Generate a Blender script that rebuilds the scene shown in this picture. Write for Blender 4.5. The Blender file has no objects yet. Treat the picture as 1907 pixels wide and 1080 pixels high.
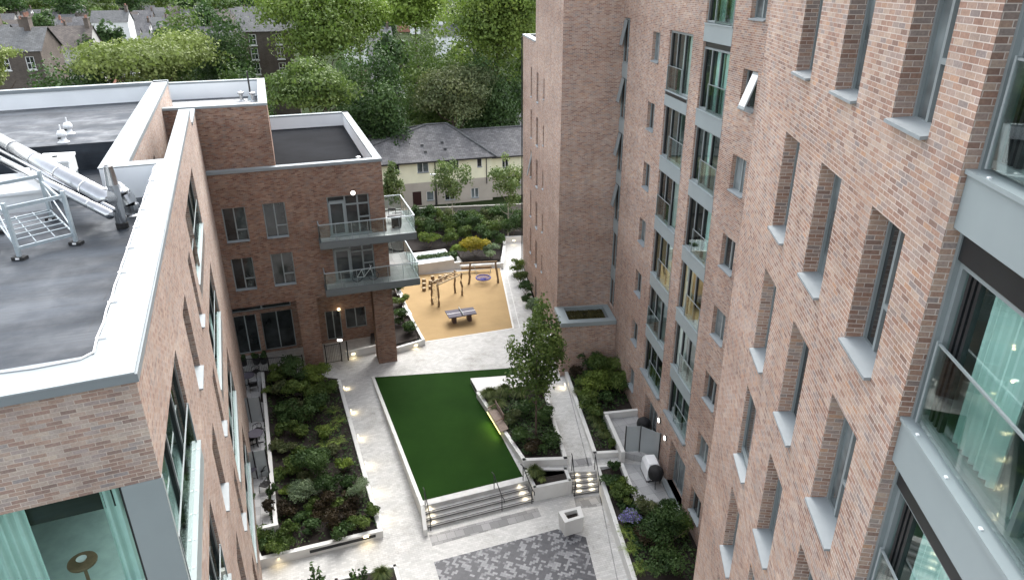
import bpy, math, random
import numpy as np
from mathutils import Vector, Matrix
random.seed(7); rng = np.random.default_rng(11)
SC = bpy.context.scene
COL = SC.collection
# ------------------------------------------------------------------ survey: photo measurements -> metres
F = 1290.0; CX, CY = 953.5, 540.0; H = 24.0
def _n(a): a = np.array(a, float); return a / np.linalg.norm(a)
_up = -_n((972 - CX, 3440 - CY, F)); _fw = _n(np.array((0, 0, 1.0)) - _up[2] * _up); _rt = np.cross(_fw, _up)
if _rt[0] < 0: _rt = -_rt
def ray(px, py):
    d = np.array(((px - CX) / F, (py - CY) / F, 1.0)); return np.array((d @ _rt, d @ _fw, d @ _up))
def G(px, py, z=0.0):                     # point of the horizontal plane z
    r = ray(px, py); t = (z - H) / r[2]; return Vector((r[0] * t, r[1] * t, z))
def at_dist(px, py, R):                   # point at horizontal distance R
    r = ray(px, py); t = R / math.hypot(r[0], r[1]); return Vector((r[0] * t, r[1] * t, H + r[2] * t))
class Fr:                                 # a vertical wall: u along its heading, w inwards, z up
    def __init__(s, O, yaw, side=1):
        a = math.radians(yaw); s.O = (O[0], O[1]); s.yaw = yaw
        s.d = (math.sin(a), math.cos(a)); s.n = (side * math.cos(a), -side * math.sin(a))
    def pt(s, u, w, z): return Vector((s.O[0] + u * s.d[0] + w * s.n[0], s.O[1] + u * s.d[1] + w * s.n[1], z))
    def inv(s, p): dx, dy = p[0] - s.O[0], p[1] - s.O[1]; return (dx * s.d[0] + dy * s.d[1], dx * s.n[0] + dy * s.n[1])
    def hit(s, px, py):                   # (u, z) of a photo point on the wall
        r = ray(px, py); t = (s.O[0] * s.n[0] + s.O[1] * s.n[1]) / (r[0] * s.n[0] + r[1] * s.n[1])
        return s.inv((r[0] * t, r[1] * t))[0], H + r[2] * t
# ------------------------------------------------------------------ mesh helpers
class MB:
    def __init__(s): s.v = []; s.f = []; s.uv = {}
    def face(s, pts, uv=None):
        i = len(s.v); s.v += [tuple(p) for p in pts]; s.f.append(tuple(range(i, i + len(pts))))
        if uv: s.uv[len(s.f) - 1] = uv
    def hexa(s, b, t):                    # bottom ring, top ring
        n = len(b); i = len(s.v); s.v += [tuple(p) for p in b] + [tuple(p) for p in t]
        s.f.append(tuple(range(i + n - 1, i - 1, -1))); s.f.append(tuple(range(i + n, i + 2 * n)))
        for k in range(n): j = (k + 1) % n; s.f.append((i + k, i + j, i + n + j, i + n + k))
    def prism(s, poly, z0, z1): s.hexa([(p[0], p[1], z0) for p in poly], [(p[0], p[1], z1) for p in poly])
    def box(s, x0, x1, y0, y1, z0, z1): s.prism([(x0, y0), (x1, y0), (x1, y1), (x0, y1)], z0, z1)
    def fbox(s, fr, u0, u1, w0, w1, z0, z1):
        s.prism([fr.pt(u0, w0, 0), fr.pt(u1, w0, 0), fr.pt(u1, w1, 0), fr.pt(u0, w1, 0)], z0, z1)
    def beam(s, a, b, w, h=None):         # rectangular bar between two points
        h = h or w; a, b = Vector(a), Vector(b); d = (b - a).normalized()
        x = d.cross(Vector((0, 0, 1))); x = x.normalized() if x.length > 1e-4 else Vector((1, 0, 0)); y = x.cross(d).normalized()
        r = lambda p: [p + x * (w / 2 * i) + y * (h / 2 * j) for i, j in ((-1, -1), (1, -1), (1, 1), (-1, 1))]
        s.hexa(r(a), r(b))
    def tube(s, pts, r, n=10, r2=None):
        pts = [Vector(p) for p in pts]; rings = []; i0 = len(s.v); m = len(pts)
        for k, p in enumerate(pts):
            d = (pts[min(k + 1, m - 1)] - pts[max(k - 1, 0)]).normalized()
            x = d.cross(Vector((0, 0, 1))); x = x.normalized() if x.length > 1e-3 else Vector((1, 0, 0)); y = d.cross(x).normalized()
            rr = r if r2 is None else r + (r2 - r) * k / max(1, m - 1)
            for j in range(n):
                a = 2 * math.pi * j / n; s.v.append(tuple(p + x * (rr * math.cos(a)) + y * (rr * math.sin(a))))
        for k in range(m - 1):
            for j in range(n): a = i0 + k * n + j; b = i0 + k * n + (j + 1) % n; s.f.append((a, b, b + n, a + n))
        s.f.append(tuple(range(i0 + n - 1, i0 - 1, -1))); s.f.append(tuple(range(i0 + (m - 1) * n, i0 + m * n)))
    def lathe(s, c, prof, n=16):
        i0 = len(s.v); m = len(prof)
        for r, z in prof:
            for j in range(n): a = 2 * math.pi * j / n; s.v.append((c[0] + r * math.cos(a), c[1] + r * math.sin(a), c[2] + z))
        for k in range(m - 1):
            for j in range(n): a = i0 + k * n + j; b = i0 + k * n + (j + 1) % n; s.f.append((a, b, b + n, a + n))
        s.f.append(tuple(range(i0 + n - 1, i0 - 1, -1))); s.f.append(tuple(range(i0 + (m - 1) * n, i0 + m * n)))
    def wall(s, fr, u0, u1, z0, z1, ops=(), dep=0.3):   # a wall face with openings and their reveals
        us = sorted({u0, u1, *[x for o in ops for x in o[:2] if u0 < x < u1]}); zs = sorted({z0, z1, *[x for o in ops for x in o[2:4] if z0 < x < z1]})
        for i in range(len(us) - 1):
            for j in range(len(zs) - 1):
                cu, cz = (us[i] + us[i + 1]) / 2, (zs[j] + zs[j + 1]) / 2
                if any(o[0] < cu < o[1] and o[2] < cz < o[3] for o in ops): continue
                s.face([fr.pt(us[i], 0, zs[j]), fr.pt(us[i + 1], 0, zs[j]), fr.pt(us[i + 1], 0, zs[j + 1]), fr.pt(us[i], 0, zs[j + 1])])
        for o in ops:
            d = o[4] if len(o) > 4 else dep; a, b, c, e = o[:4]
            for q in (((a, c), (a, e)), ((b, c), (b, e)), ((a, c), (b, c)), ((a, e), (b, e))):
                s.face([fr.pt(q[0][0], 0, q[0][1]), fr.pt(q[1][0], 0, q[1][1]), fr.pt(q[1][0], d, q[1][1]), fr.pt(q[0][0], d, q[0][1])])
def rootloc(o):
    v = Vector((0, 0, 0))
    while o is not None: v += o.location; o = o.parent
    return v
def obj(name, mb, mat, parent=None, smooth=False, local=False, bevel=0):
    me = bpy.data.meshes.new(name); off = Vector((0, 0, 0)) if (parent is None or local) else rootloc(parent)
    vs = [(x - off.x, y - off.y, z - off.z) for x, y, z in mb.v]
    me.from_pydata(vs, [], mb.f); uvl = me.uv_layers.new(name='UVMap'); arr = np.zeros((len(me.loops), 2), np.float32)
    V = np.array(mb.v) if mb.v else np.zeros((0, 3))
    for pi, p in enumerate(me.polygons):
        n = p.normal; idx = list(p.vertices); ls = p.loop_start
        if pi in mb.uv: arr[ls:ls + len(idx)] = mb.uv[pi]; continue
        P = V[idx]
        if abs(n.z) < 0.75:
            l = math.hypot(n.x, n.y); t = (-n.y / l, n.x / l)
            if t[1] < 0 or (abs(t[1]) < 1e-6 and t[0] < 0): t = (-t[0], -t[1])
            arr[ls:ls + len(idx), 0] = P[:, 0] * t[0] + P[:, 1] * t[1]; arr[ls:ls + len(idx), 1] = P[:, 2]
        else:
            arr[ls:ls + len(idx), 0] = P[:, 0] * 0.951 + P[:, 1] * 0.309; arr[ls:ls + len(idx), 1] = -P[:, 0] * 0.309 + P[:, 1] * 0.951
    uvl.data.foreach_set('uv', arr.ravel())
    if smooth: me.polygons.foreach_set('use_smooth', [True] * len(me.polygons))
    if mat: me.materials.append(mat)
    o = bpy.data.objects.new(name, me); COL.objects.link(o)
    if parent is not None: o.parent = parent
    if bevel:
        m = o.modifiers.new('bevel', 'BEVEL'); m.width = bevel; m.segments = 2; m.limit_method = 'ANGLE'
    return o
def tag(o, label=None, cat=None, group=None, kind=None):
    if label: o['label'] = label
    if cat: o['category'] = cat
    if group: o['group'] = group
    if kind: o['kind'] = kind
    return o
def thing(name, label, cat, loc=(0, 0, 0), rot=0, group=None):
    o = bpy.data.objects.new(name, None); COL.objects.link(o); o.location = loc; o.rotation_euler = (0, 0, rot); o.empty_display_size = .3
    return tag(o, label, cat, group)
def struct(name, mb, mat): return tag(obj(name, mb, mat), kind='structure')
def dup(root, loc, rot=0, label=None):
    c = root.copy(); COL.objects.link(c); c.location = loc; c.rotation_euler = (0, 0, rot)
    if label: c['label'] = label
    for ch in root.children:
        d = ch.copy(); COL.objects.link(d); d.parent = c
        for g in ch.children: e = g.copy(); COL.objects.link(e); e.parent = d
    return c
# ------------------------------------------------------------------ materials
def newmat(name):
    m = bpy.data.materials.new(name); m.use_nodes = True; nt = m.node_tree; nt.nodes.clear()
    out = nt.nodes.new('ShaderNodeOutputMaterial'); b = nt.nodes.new('ShaderNodeBsdfPrincipled'); nt.links.new(b.outputs[0], out.inputs[0])
    return m, nt, b
def N(nt, t, **k):
    n = nt.nodes.new(t)
    for a, v in k.items():
        if a.startswith('i_'): n.inputs[a[2:].replace('_', ' ')].default_value = v
        else: setattr(n, a, v)
    return n
def ramp(nt, stops, fac, interp='LINEAR'):
    r = nt.nodes.new('ShaderNodeValToRGB'); r.color_ramp.interpolation = interp; e = r.color_ramp.elements
    while len(e) < len(stops): e.new(0.5)
    for k, (p, c) in enumerate(stops): e[k].position = p; e[k].color = (*c, 1)
    nt.links.new(fac, r.inputs[0]); return r.outputs[0]
def mixc(nt, a, b, fac, blend='MIX'):
    m = nt.nodes.new('ShaderNodeMix'); m.data_type = 'RGBA'; m.blend_type = blend
    for i, x in ((6, a), (7, b), (0, fac)):
        if isinstance(x, (tuple, list)): m.inputs[i].default_value = (*x, 1)
        elif isinstance(x, (int, float)): m.inputs[i].default_value = x
        else: nt.links.new(x, m.inputs[i])
    return m.outputs[2]
def coord(nt, kind='UV', scale=(1, 1, 1), rot=0):
    t = nt.nodes.new('ShaderNodeTexCoord'); mp = nt.nodes.new('ShaderNodeMapping'); mp.inputs['Scale'].default_value = scale; mp.inputs['Rotation'].default_value = (0, 0, rot)
    nt.links.new(t.outputs[kind], mp.inputs[0]); return mp.outputs[0]
def noise(nt, vec, scale, detail=4, rough=0.6):
    n = N(nt, 'ShaderNodeTexNoise'); n.inputs['Scale'].default_value = scale; n.inputs['Detail'].default_value = detail; n.inputs['Roughness'].default_value = rough
    nt.links.new(vec, n.inputs['Vector']); return n.outputs[0]
def plain(name, col, rough=0.6, metal=0.0, var=0.12, scale=3.0, bump=0.0, spec=0.5, bscale=None):
    m, nt, b = newmat(name); v = coord(nt, 'Object'); f = noise(nt, v, scale)
    lo = tuple(c * (1 - var) for c in col); hi = tuple(min(1, c * (1 + var)) for c in col)
    nt.links.new(ramp(nt, [(0.3, lo), (0.7, hi)], f), b.inputs['Base Color']); b.inputs['Roughness'].default_value = rough; b.inputs['Metallic'].default_value = metal
    b.inputs['Specular IOR Level'].default_value = spec
    if bump:
        bp = N(nt, 'ShaderNodeBump'); bp.inputs['Strength'].default_value = bump; bp.inputs['Distance'].default_value = .02
        nt.links.new(noise(nt, v, bscale or scale * 8), bp.inputs['Height']); nt.links.new(bp.outputs[0], b.inputs['Normal'])
    return m
def brickmat(name, tones, mortar, bw=.225, rh=.075, ms=.006, stain=0.25, offs=.5, rough=.9):
    m, nt, b = newmat(name); v = coord(nt, 'UV')
    t = N(nt, 'ShaderNodeTexBrick'); t.offset = offs; t.inputs['Scale'].default_value = 1; t.inputs['Brick Width'].default_value = bw; t.inputs['Row Height'].default_value = rh
    t.inputs['Mortar Size'].default_value = ms; t.inputs['Mortar Smooth'].default_value = .2; t.inputs['Bias'].default_value = 0
    t.inputs['Color1'].default_value = (0, 0, 0, 1); t.inputs['Color2'].default_value = (1, 1, 1, 1); t.inputs['Mortar'].default_value = (.5, .5, .5, 1)
    nt.links.new(v, t.inputs['Vector'])
    c = ramp(nt, [(i / (len(tones) - 1), x) for i, x in enumerate(tones)], t.outputs['Color'])
    g = noise(nt, v, 28, 3); c = mixc(nt, c, ramp(nt, [(.3, (.62, .6, .6)), (.75, (1.3, 1.28, 1.25))], g), .55, 'MULTIPLY')
    big = noise(nt, v, .55, 5, .65); c = mixc(nt, c, ramp(nt, [(.32, (.72, .70, .70)), (.68, (1.22, 1.2, 1.17))], big), stain * 2, 'MULTIPLY')
    if stain >= .2:
      bd = noise(nt, coord(nt, 'UV', (.035, .22, 1)), 1.0, 2, .5); c = mixc(nt, c, ramp(nt, [(.38, (.80, .74, .72)), (.46, (.97, .95, .95)), (.55, (1.02, 1.02, 1.03)), (.61, (1.18, 1.20, 1.21))], bd), .9, 'MULTIPLY'); sk = noise(nt, coord(nt, 'UV', (2.2, .12, 1)), 1.0, 4, .6); c = mixc(nt, c, ramp(nt, [(.32, (.80, .79, .78)), (.5, (1, 1, 1)), (.72, (1.12, 1.12, 1.12))], sk), .6, 'MULTIPLY')
    mn = noise(nt, v, .8, 4); mc = ramp(nt, [(.35, tuple(x * .75 for x in mortar)), (.7, tuple(min(1, x * 1.2) for x in mortar))], mn)
    c = mixc(nt, c, mc, t.outputs['Fac'])
    nt.links.new(c, b.inputs['Base Color']); b.inputs['Roughness'].default_value = rough; b.inputs['Specular IOR Level'].default_value = .25
    bp = N(nt, 'ShaderNodeBump'); bp.inputs['Strength'].default_value = .6; bp.inputs['Distance'].default_value = .008; bp.invert = True
    nt.links.new(t.outputs['Fac'], bp.inputs['Height']); nt.links.new(bp.outputs[0], b.inputs['Normal'])
    return m
TON = [(.105, .064, .053), (.160, .090, .068), (.19, .115, .085), (.215, .145, .112), (.165, .122, .110), (.25, .18, .14), (.13, .108, .104)]
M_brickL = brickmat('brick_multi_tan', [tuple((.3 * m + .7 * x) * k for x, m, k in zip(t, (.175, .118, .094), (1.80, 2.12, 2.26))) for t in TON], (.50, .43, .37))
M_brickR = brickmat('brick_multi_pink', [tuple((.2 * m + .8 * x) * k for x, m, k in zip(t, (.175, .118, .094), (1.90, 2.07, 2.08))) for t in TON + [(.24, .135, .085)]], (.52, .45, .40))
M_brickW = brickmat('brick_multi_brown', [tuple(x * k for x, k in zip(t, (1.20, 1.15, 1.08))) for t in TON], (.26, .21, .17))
M_paver = brickmat('pale_block_paving', [(.46, .46, .44), (.56, .56, .54), (.62, .62, .6), (.5, .5, .48)], (.33, .33, .31), bw=.3, rh=.15, ms=.006, stain=.1)
M_steel_roof = None
def paving():
    m, nt, b = newmat('mottled_block_paving'); v = coord(nt, 'UV')
    t = N(nt, 'ShaderNodeTexBrick'); t.inputs['Scale'].default_value = 1; t.inputs['Brick Width'].default_value = .24; t.inputs['Row Height'].default_value = .12
    t.inputs['Mortar Size'].default_value = .007; t.inputs['Mortar Smooth'].default_value = .3
    t.inputs['Color1'].default_value = (0, 0, 0, 1); t.inputs['Color2'].default_value = (1, 1, 1, 1); nt.links.new(v, t.inputs['Vector'])
    base = ramp(nt, [(0, (.40, .40, .385)), (1, (.52, .52, .50))], t.outputs['Color'])
    dirt = ramp(nt, [(0, (.24, .24, .225)), (1, (.38, .375, .35))], t.outputs['Color'])
    f = noise(nt, v, .32, 7, .72); f2 = noise(nt, v, 2.3, 5, .7)
    a = N(nt, 'ShaderNodeMath', operation='ADD'); nt.links.new(f, a.inputs[0])
    mu = N(nt, 'ShaderNodeMath', operation='MULTIPLY'); nt.links.new(f2, mu.inputs[0]); mu.inputs[1].default_value = .35; nt.links.new(mu.outputs[0], a.inputs[1])
    mu2 = N(nt, 'ShaderNodeMath', operation='MULTIPLY'); nt.links.new(t.outputs['Color'], mu2.inputs[0]); mu2.inputs[1].default_value = .12
    a2 = N(nt, 'ShaderNodeMath', operation='ADD'); nt.links.new(a.outputs[0], a2.inputs[0]); nt.links.new(mu2.outputs[0], a2.inputs[1])
    c = mixc(nt, base, dirt, ramp(nt, [(.775, (0, 0, 0)), (.885, (.95, .95, .95))], a2.outputs[0]))
    jf = N(nt, 'ShaderNodeMath', operation='MULTIPLY'); nt.links.new(t.outputs['Fac'], jf.inputs[0]); nt.links.new(ramp(nt, [(.60, (.12, .12, .12)), (.85, (.8, .8, .8))], a.outputs[0]), jf.inputs[1])
    c = mixc(nt, c, (.22, .21, .19), jf.outputs[0])
    nt.links.new(c, b.inputs['Base Color']); b.inputs['Roughness'].default_value = .85; b.inputs['Specular IOR Level'].default_value = .25
    return m
M_paving = paving()
M_slab = brickmat('grey_paving_slabs', [(.30, .31, .31), (.36, .37, .37), (.41, .42, .42)], (.22, .22, .22), bw=.6, rh=.6, ms=.008, stain=.15, offs=0)
M_tact = brickmat('grey_tactile_slabs', [(.20, .205, .205), (.26, .265, .265), (.33, .335, .335)], (.14, .14, .14), bw=.45, rh=.45, ms=.008, stain=.15)
M_white = plain('white_render', (.58, .58, .555), .75, var=.07, scale=.9, bump=.08, bscale=30)
M_step = plain('pale_step_stone', (.42, .42, .405), .7, var=.14, scale=2.5)
M_nose_shadow = plain('dark_nosing_and_shadow', (.05, .05, .05), .7)
M_coping = plain('pale_metal_coping', (.235, .263, .272), .55, var=.12, scale=1.1, spec=.35)
M_copedge = plain('grey_coping_edge', (.19, .215, .225), .45, var=.05, scale=.8)
M_grey = plain('blue_grey_metal', (.245, .285, .29), .45, var=.05, scale=.9)
M_greyd = plain('dark_grey_balcony_metal', (.115, .132, .136), .5, var=.06, scale=.9)
M_frame = plain('grey_window_frame', (.215, .245, .248), .42, var=.05)
M_sill = plain('pale_grey_sill', (.225, .252, .262), .5, var=.06)
M_darkframe = plain('dark_window_track', (.012, .014, .016), .35)
M_galv = plain('galvanised_steel', (.34, .39, .41), .42, metal=.35, var=.1, scale=6)
M_stain = plain('stainless_duct', (.40, .41, .42), .22, metal=1.0, var=.06, scale=2)
M_black = plain('black_metal', (.012, .012, .013), .4)
M_blackfab = plain('black_fabric_cover', (.008, .008, .009), .75, var=.3, scale=9, bump=.4)
M_rubberfoot = plain('black_rubber', (.012, .012, .012), .8)
M_unit = plain('white_plant_casing', (.70, .72, .72), .45, var=.05)
M_whitep = plain('white_plastic', (.75, .76, .76), .4, var=.04)
M_lining = plain('white_parapet_lining', (.70, .725, .735), .55, var=.05, scale=.5)
M_soil = plain('dark_bark_soil', (.018, .013, .010), .95, var=.5, scale=7, bump=.8)
M_wood = plain('brown_hardwood', (.16, .095, .055), .7, var=.25, scale=6)
M_greywood = plain('weathered_slats', (.20, .15, .12), .75, var=.25, scale=8)
M_robinia = plain('golden_robinia_timber', (.20, .135, .075), .75, var=.25, scale=6, bump=.3)
M_post = plain('sawn_end_timber', (.36, .28, .17), .75, var=.2, scale=7)
M_rope = plain('pale_rope', (.5, .42, .28), .9)
M_blue = plain('blue_net_rope', (.035, .035, .24), .7)
M_rubber = plain('ochre_wetpour_rubber', (.315, .22, .108), .9, var=.10, scale=.5, bump=.12, bscale=60, spec=.2)
M_table = plain('grey_concrete_top', (.105, .098, .118), .75, var=.08, spec=.15)
M_tableleg = plain('brown_concrete_leg', (.075, .045, .04), .7)
M_lamp = None
M_render_c = plain('cream_render', (.74, .72, .53), .9, var=.06, scale=.8)
M_render_g = plain('beige_grey_render', (.40, .36, .305), .9, var=.1, scale=.7)
M_block = plain('grey_block_wall', (.25, .24, .215), .9, var=.15, scale=1.2)
M_gutter = plain('black_gutter', (.01, .01, .01), .5)
M_upvc = plain('white_upvc', (.75, .75, .73), .45, var=.04)
M_door = plain('dark_red_door', (.028, .008, .007), .5)
M_bark = plain('grey_brown_bark', (.085, .06, .045), .9, var=.3, scale=9)
M_birch = plain('pale_birch_bark', (.38, .34, .28), .8, var=.3, scale=9)
M_terrain = plain('rough_ground', (.022, .032, .013), 1.0, var=.4, scale=.05, spec=.02)
M_road = plain('asphalt', (.055, .055, .058), .9, var=.15)
M_carw = plain('white_car_paint', (.75, .76, .78), .25)
M_carglass = plain('dark_car_glass', (.01, .012, .014), .08)
M_tyre = plain('black_tyre', (.01, .01, .01), .8)
M_car2 = plain('silver_car_paint', (.42, .44, .46), .3, metal=.5)
M_curtain = plain('mint_curtain', (.56, .68, .645), .9, var=.08, scale=2)
M_curtw = plain('white_curtain', (.62, .62, .60), .9, var=.06)
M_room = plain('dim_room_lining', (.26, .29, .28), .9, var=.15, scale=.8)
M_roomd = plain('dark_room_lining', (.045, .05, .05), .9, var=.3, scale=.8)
M_roomw = plain('beige_lit_room_lining', (.52, .37, .17), .9, var=.1)  # warm yellow of a lit interior is painted into this beige lining
M_roomp = plain('pale_room_lining', (.45, .43, .44), .9, var=.1)
M_carpet = plain('grey_green_carpet', (.34, .42, .41), .95)
def glassmat(name, tint, refl=1.0, base=.10):
    m = bpy.data.materials.new(name); m.use_nodes = True; nt = m.node_tree; nt.nodes.clear(); out = nt.nodes.new('ShaderNodeOutputMaterial')
    tr = N(nt, 'ShaderNodeBsdfTransparent'); tr.inputs[0].default_value = (*tint, 1); gl = N(nt, 'ShaderNodeBsdfGlossy'); gl.inputs['Roughness'].default_value = .015; gl.inputs[0].default_value = (.93, 1, .98, 1)
    lw_ = N(nt, 'ShaderNodeLayerWeight'); lw_.inputs[0].default_value = .5; pw = N(nt, 'ShaderNodeMath', operation='POWER'); nt.links.new(lw_.outputs['Facing'], pw.inputs[0]); pw.inputs[1].default_value = 3.5
    mu = N(nt, 'ShaderNodeMath', operation='MULTIPLY_ADD'); nt.links.new(pw.outputs[0], mu.inputs[0]); mu.inputs[1].default_value = refl; mu.inputs[2].default_value = base; mu.use_clamp = True
    mx = N(nt, 'ShaderNodeMixShader'); nt.links.new(mu.outputs[0], mx.inputs[0]); nt.links.new(tr.outputs[0], mx.inputs[1]); nt.links.new(gl.outputs[0], mx.inputs[2]); nt.links.new(mx.outputs[0], out.inputs[0])
    return m
M_glass = glassmat('clear_glazing', (.80, .93, .90), .75)
M_balg = glassmat('balustrade_glass', (.84, .88, .87), .7, .03)
M_frost = None
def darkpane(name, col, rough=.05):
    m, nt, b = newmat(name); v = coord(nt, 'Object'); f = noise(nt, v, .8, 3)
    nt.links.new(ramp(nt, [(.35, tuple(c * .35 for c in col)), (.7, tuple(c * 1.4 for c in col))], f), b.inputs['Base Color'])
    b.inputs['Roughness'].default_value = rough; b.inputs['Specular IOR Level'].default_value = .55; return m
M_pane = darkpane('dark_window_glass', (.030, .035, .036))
M_paneg = darkpane('grey_window_glass', (.17, .20, .205))
def frosted():
    m, nt, b = newmat('frosted_screen_glass'); t = N(nt, 'ShaderNodeBsdfTransparent'); t.inputs[0].default_value = (.8, .84, .84, 1)
    b.inputs['Base Color'].default_value = (.42, .45, .46, 1); b.inputs['Roughness'].default_value = .35
    mx = N(nt, 'ShaderNodeMixShader'); mx.inputs[0].default_value = .55; nt.links.new(t.outputs[0], mx.inputs[1]); nt.links.new(b.outputs[0], mx.inputs[2])
    nt.links.new(mx.outputs[0], nt.nodes['Material Output'].inputs[0]); return m
M_frost = frosted()
def emis(name, col, s):
    m, nt, b = newmat(name); b.inputs['Base Color'].default_value = (*col, 1); b.inputs['Emission Color'].default_value = (*col, 1); b.inputs['Emission Strength'].default_value = s; return m
M_lamp = emis('lit_warm_lens', (1, .82, .5), 1.3)
M_lampw = emis('lit_white_lens', (1, .95, .88), 1.0)
def roofmem():
    m, nt, b = newmat('dark_roof_membrane'); v = coord(nt, 'UV'); vs = coord(nt, 'UV', (.22, 1.1, 1), math.radians(0)); vs2 = coord(nt, 'UV', (.15, 3.2, 1))
    f = noise(nt, vs, 1.0, 6, .65); g = noise(nt, v, .55, 5, .6)
    c = ramp(nt, [(.28, (.011, .014, .018)), (.5, (.023, .029, .037)), (.75, (.052, .063, .078))], f)
    c = mixc(nt, c, ramp(nt, [(.35, (.55, .55, .56)), (.7, (1.45, 1.45, 1.45))], g), .7, 'MULTIPLY')
    t = N(nt, 'ShaderNodeTexBrick'); t.inputs['Scale'].default_value = 1; t.inputs['Brick Width'].default_value = 9; t.inputs['Row Height'].default_value = 1.05; t.inputs['Mortar Size'].default_value = .02
    nt.links.new(v, t.inputs['Vector']); c = mixc(nt, c, (.022, .025, .03), t.outputs['Fac'])
    nt.links.new(c, b.inputs['Base Color']); nt.links.new(ramp(nt, [(.38, (.32, .32, .32)), (.62, (.75, .75, .75))], g), b.inputs['Roughness']); b.inputs['Specular IOR Level'].default_value = .26
    bp = N(nt, 'ShaderNodeBump'); bp.inputs['Strength'].default_value = .25; bp.inputs['Distance'].default_value = .03; nt.links.new(noise(nt, vs2, 1.6, 4), bp.inputs['Height']); nt.links.new(bp.outputs[0], b.inputs['Normal'])
    return m
M_mem = roofmem(); M_mem2 = plain('smooth_dark_membrane', (.0115, .0125, .0145), .95, var=.3, scale=.35, spec=.06)
def lawnmat():
    m, nt, b = newmat('deep_green_turf'); v = coord(nt, 'Object'); f = noise(nt, v, .35, 6, .6); g = noise(nt, v, 45, 4, .7)
    c = ramp(nt, [(.3, (.0070, .027, .0028)), (.7, (.0115, .039, .0048))], f); c = mixc(nt, c, ramp(nt, [(.25, (.45, .45, .4)), (.8, (1.6, 1.6, 1.4))], g), .75, 'MULTIPLY')
    nt.links.new(c, b.inputs['Base Color']); b.inputs['Roughness'].default_value = .95; b.inputs['Specular IOR Level'].default_value = .1
    bp = N(nt, 'ShaderNodeBump'); bp.inputs['Strength'].default_value = .8; bp.inputs['Distance'].default_value = .03; nt.links.new(g, bp.inputs['Height']); nt.links.new(bp.outputs[0], b.inputs['Normal'])
    return m
M_lawn = lawnmat()
def slate(name, base):
    m, nt, b = newmat(name); v = coord(nt, 'UV'); t = N(nt, 'ShaderNodeTexBrick'); t.inputs['Scale'].default_value = 1; t.inputs['Brick Width'].default_value = .5; t.inputs['Row Height'].default_value = .28; t.inputs['Mortar Size'].default_value = .018
    t.inputs['Color1'].default_value = (0, 0, 0, 1); t.inputs['Color2'].default_value = (1, 1, 1, 1); nt.links.new(v, t.inputs['Vector'])
    c = ramp(nt, [(0, tuple(x * .75 for x in base)), (1, tuple(x * 1.3 for x in base))], t.outputs['Color']); f = noise(nt, coord(nt, 'UV', (1, .3, 1)), .7, 6, .7)
    c = mixc(nt, c, ramp(nt, [(.32, (.5, .5, .5)), (.7, (1.6, 1.55, 1.4))], f), .8, 'MULTIPLY'); c = mixc(nt, c, tuple(x * .4 for x in base), t.outputs['Fac'])
    nt.links.new(c, b.inputs['Base Color']); b.inputs['Roughness'].default_value = .75; return m
M_slate = slate('weathered_slate', (.10, .10, .108)); M_slate2 = slate('grey_slate', (.075, .08, .086)); M_slate3 = slate('brown_tile', (.085, .072, .066))
M_oldbrick = brickmat('old_grey_brown_brick', [(.085, .07, .06), (.12, .10, .085), (.10, .085, .075)], (.13, .115, .10), stain=.3)
M_redbrick = brickmat('far_red_brick', [(.22, .09, .06), (.28, .12, .08)], (.3, .25, .2))
M_farwhite = plain('painted_white_wall', (.62, .63, .62), .9, var=.08); M_fargrey = plain('grey_render_wall', (.33, .32, .30), .9, var=.1)
M_pot = plain('terracotta_chimney_pot', (.22, .11, .075), .85)
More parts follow.
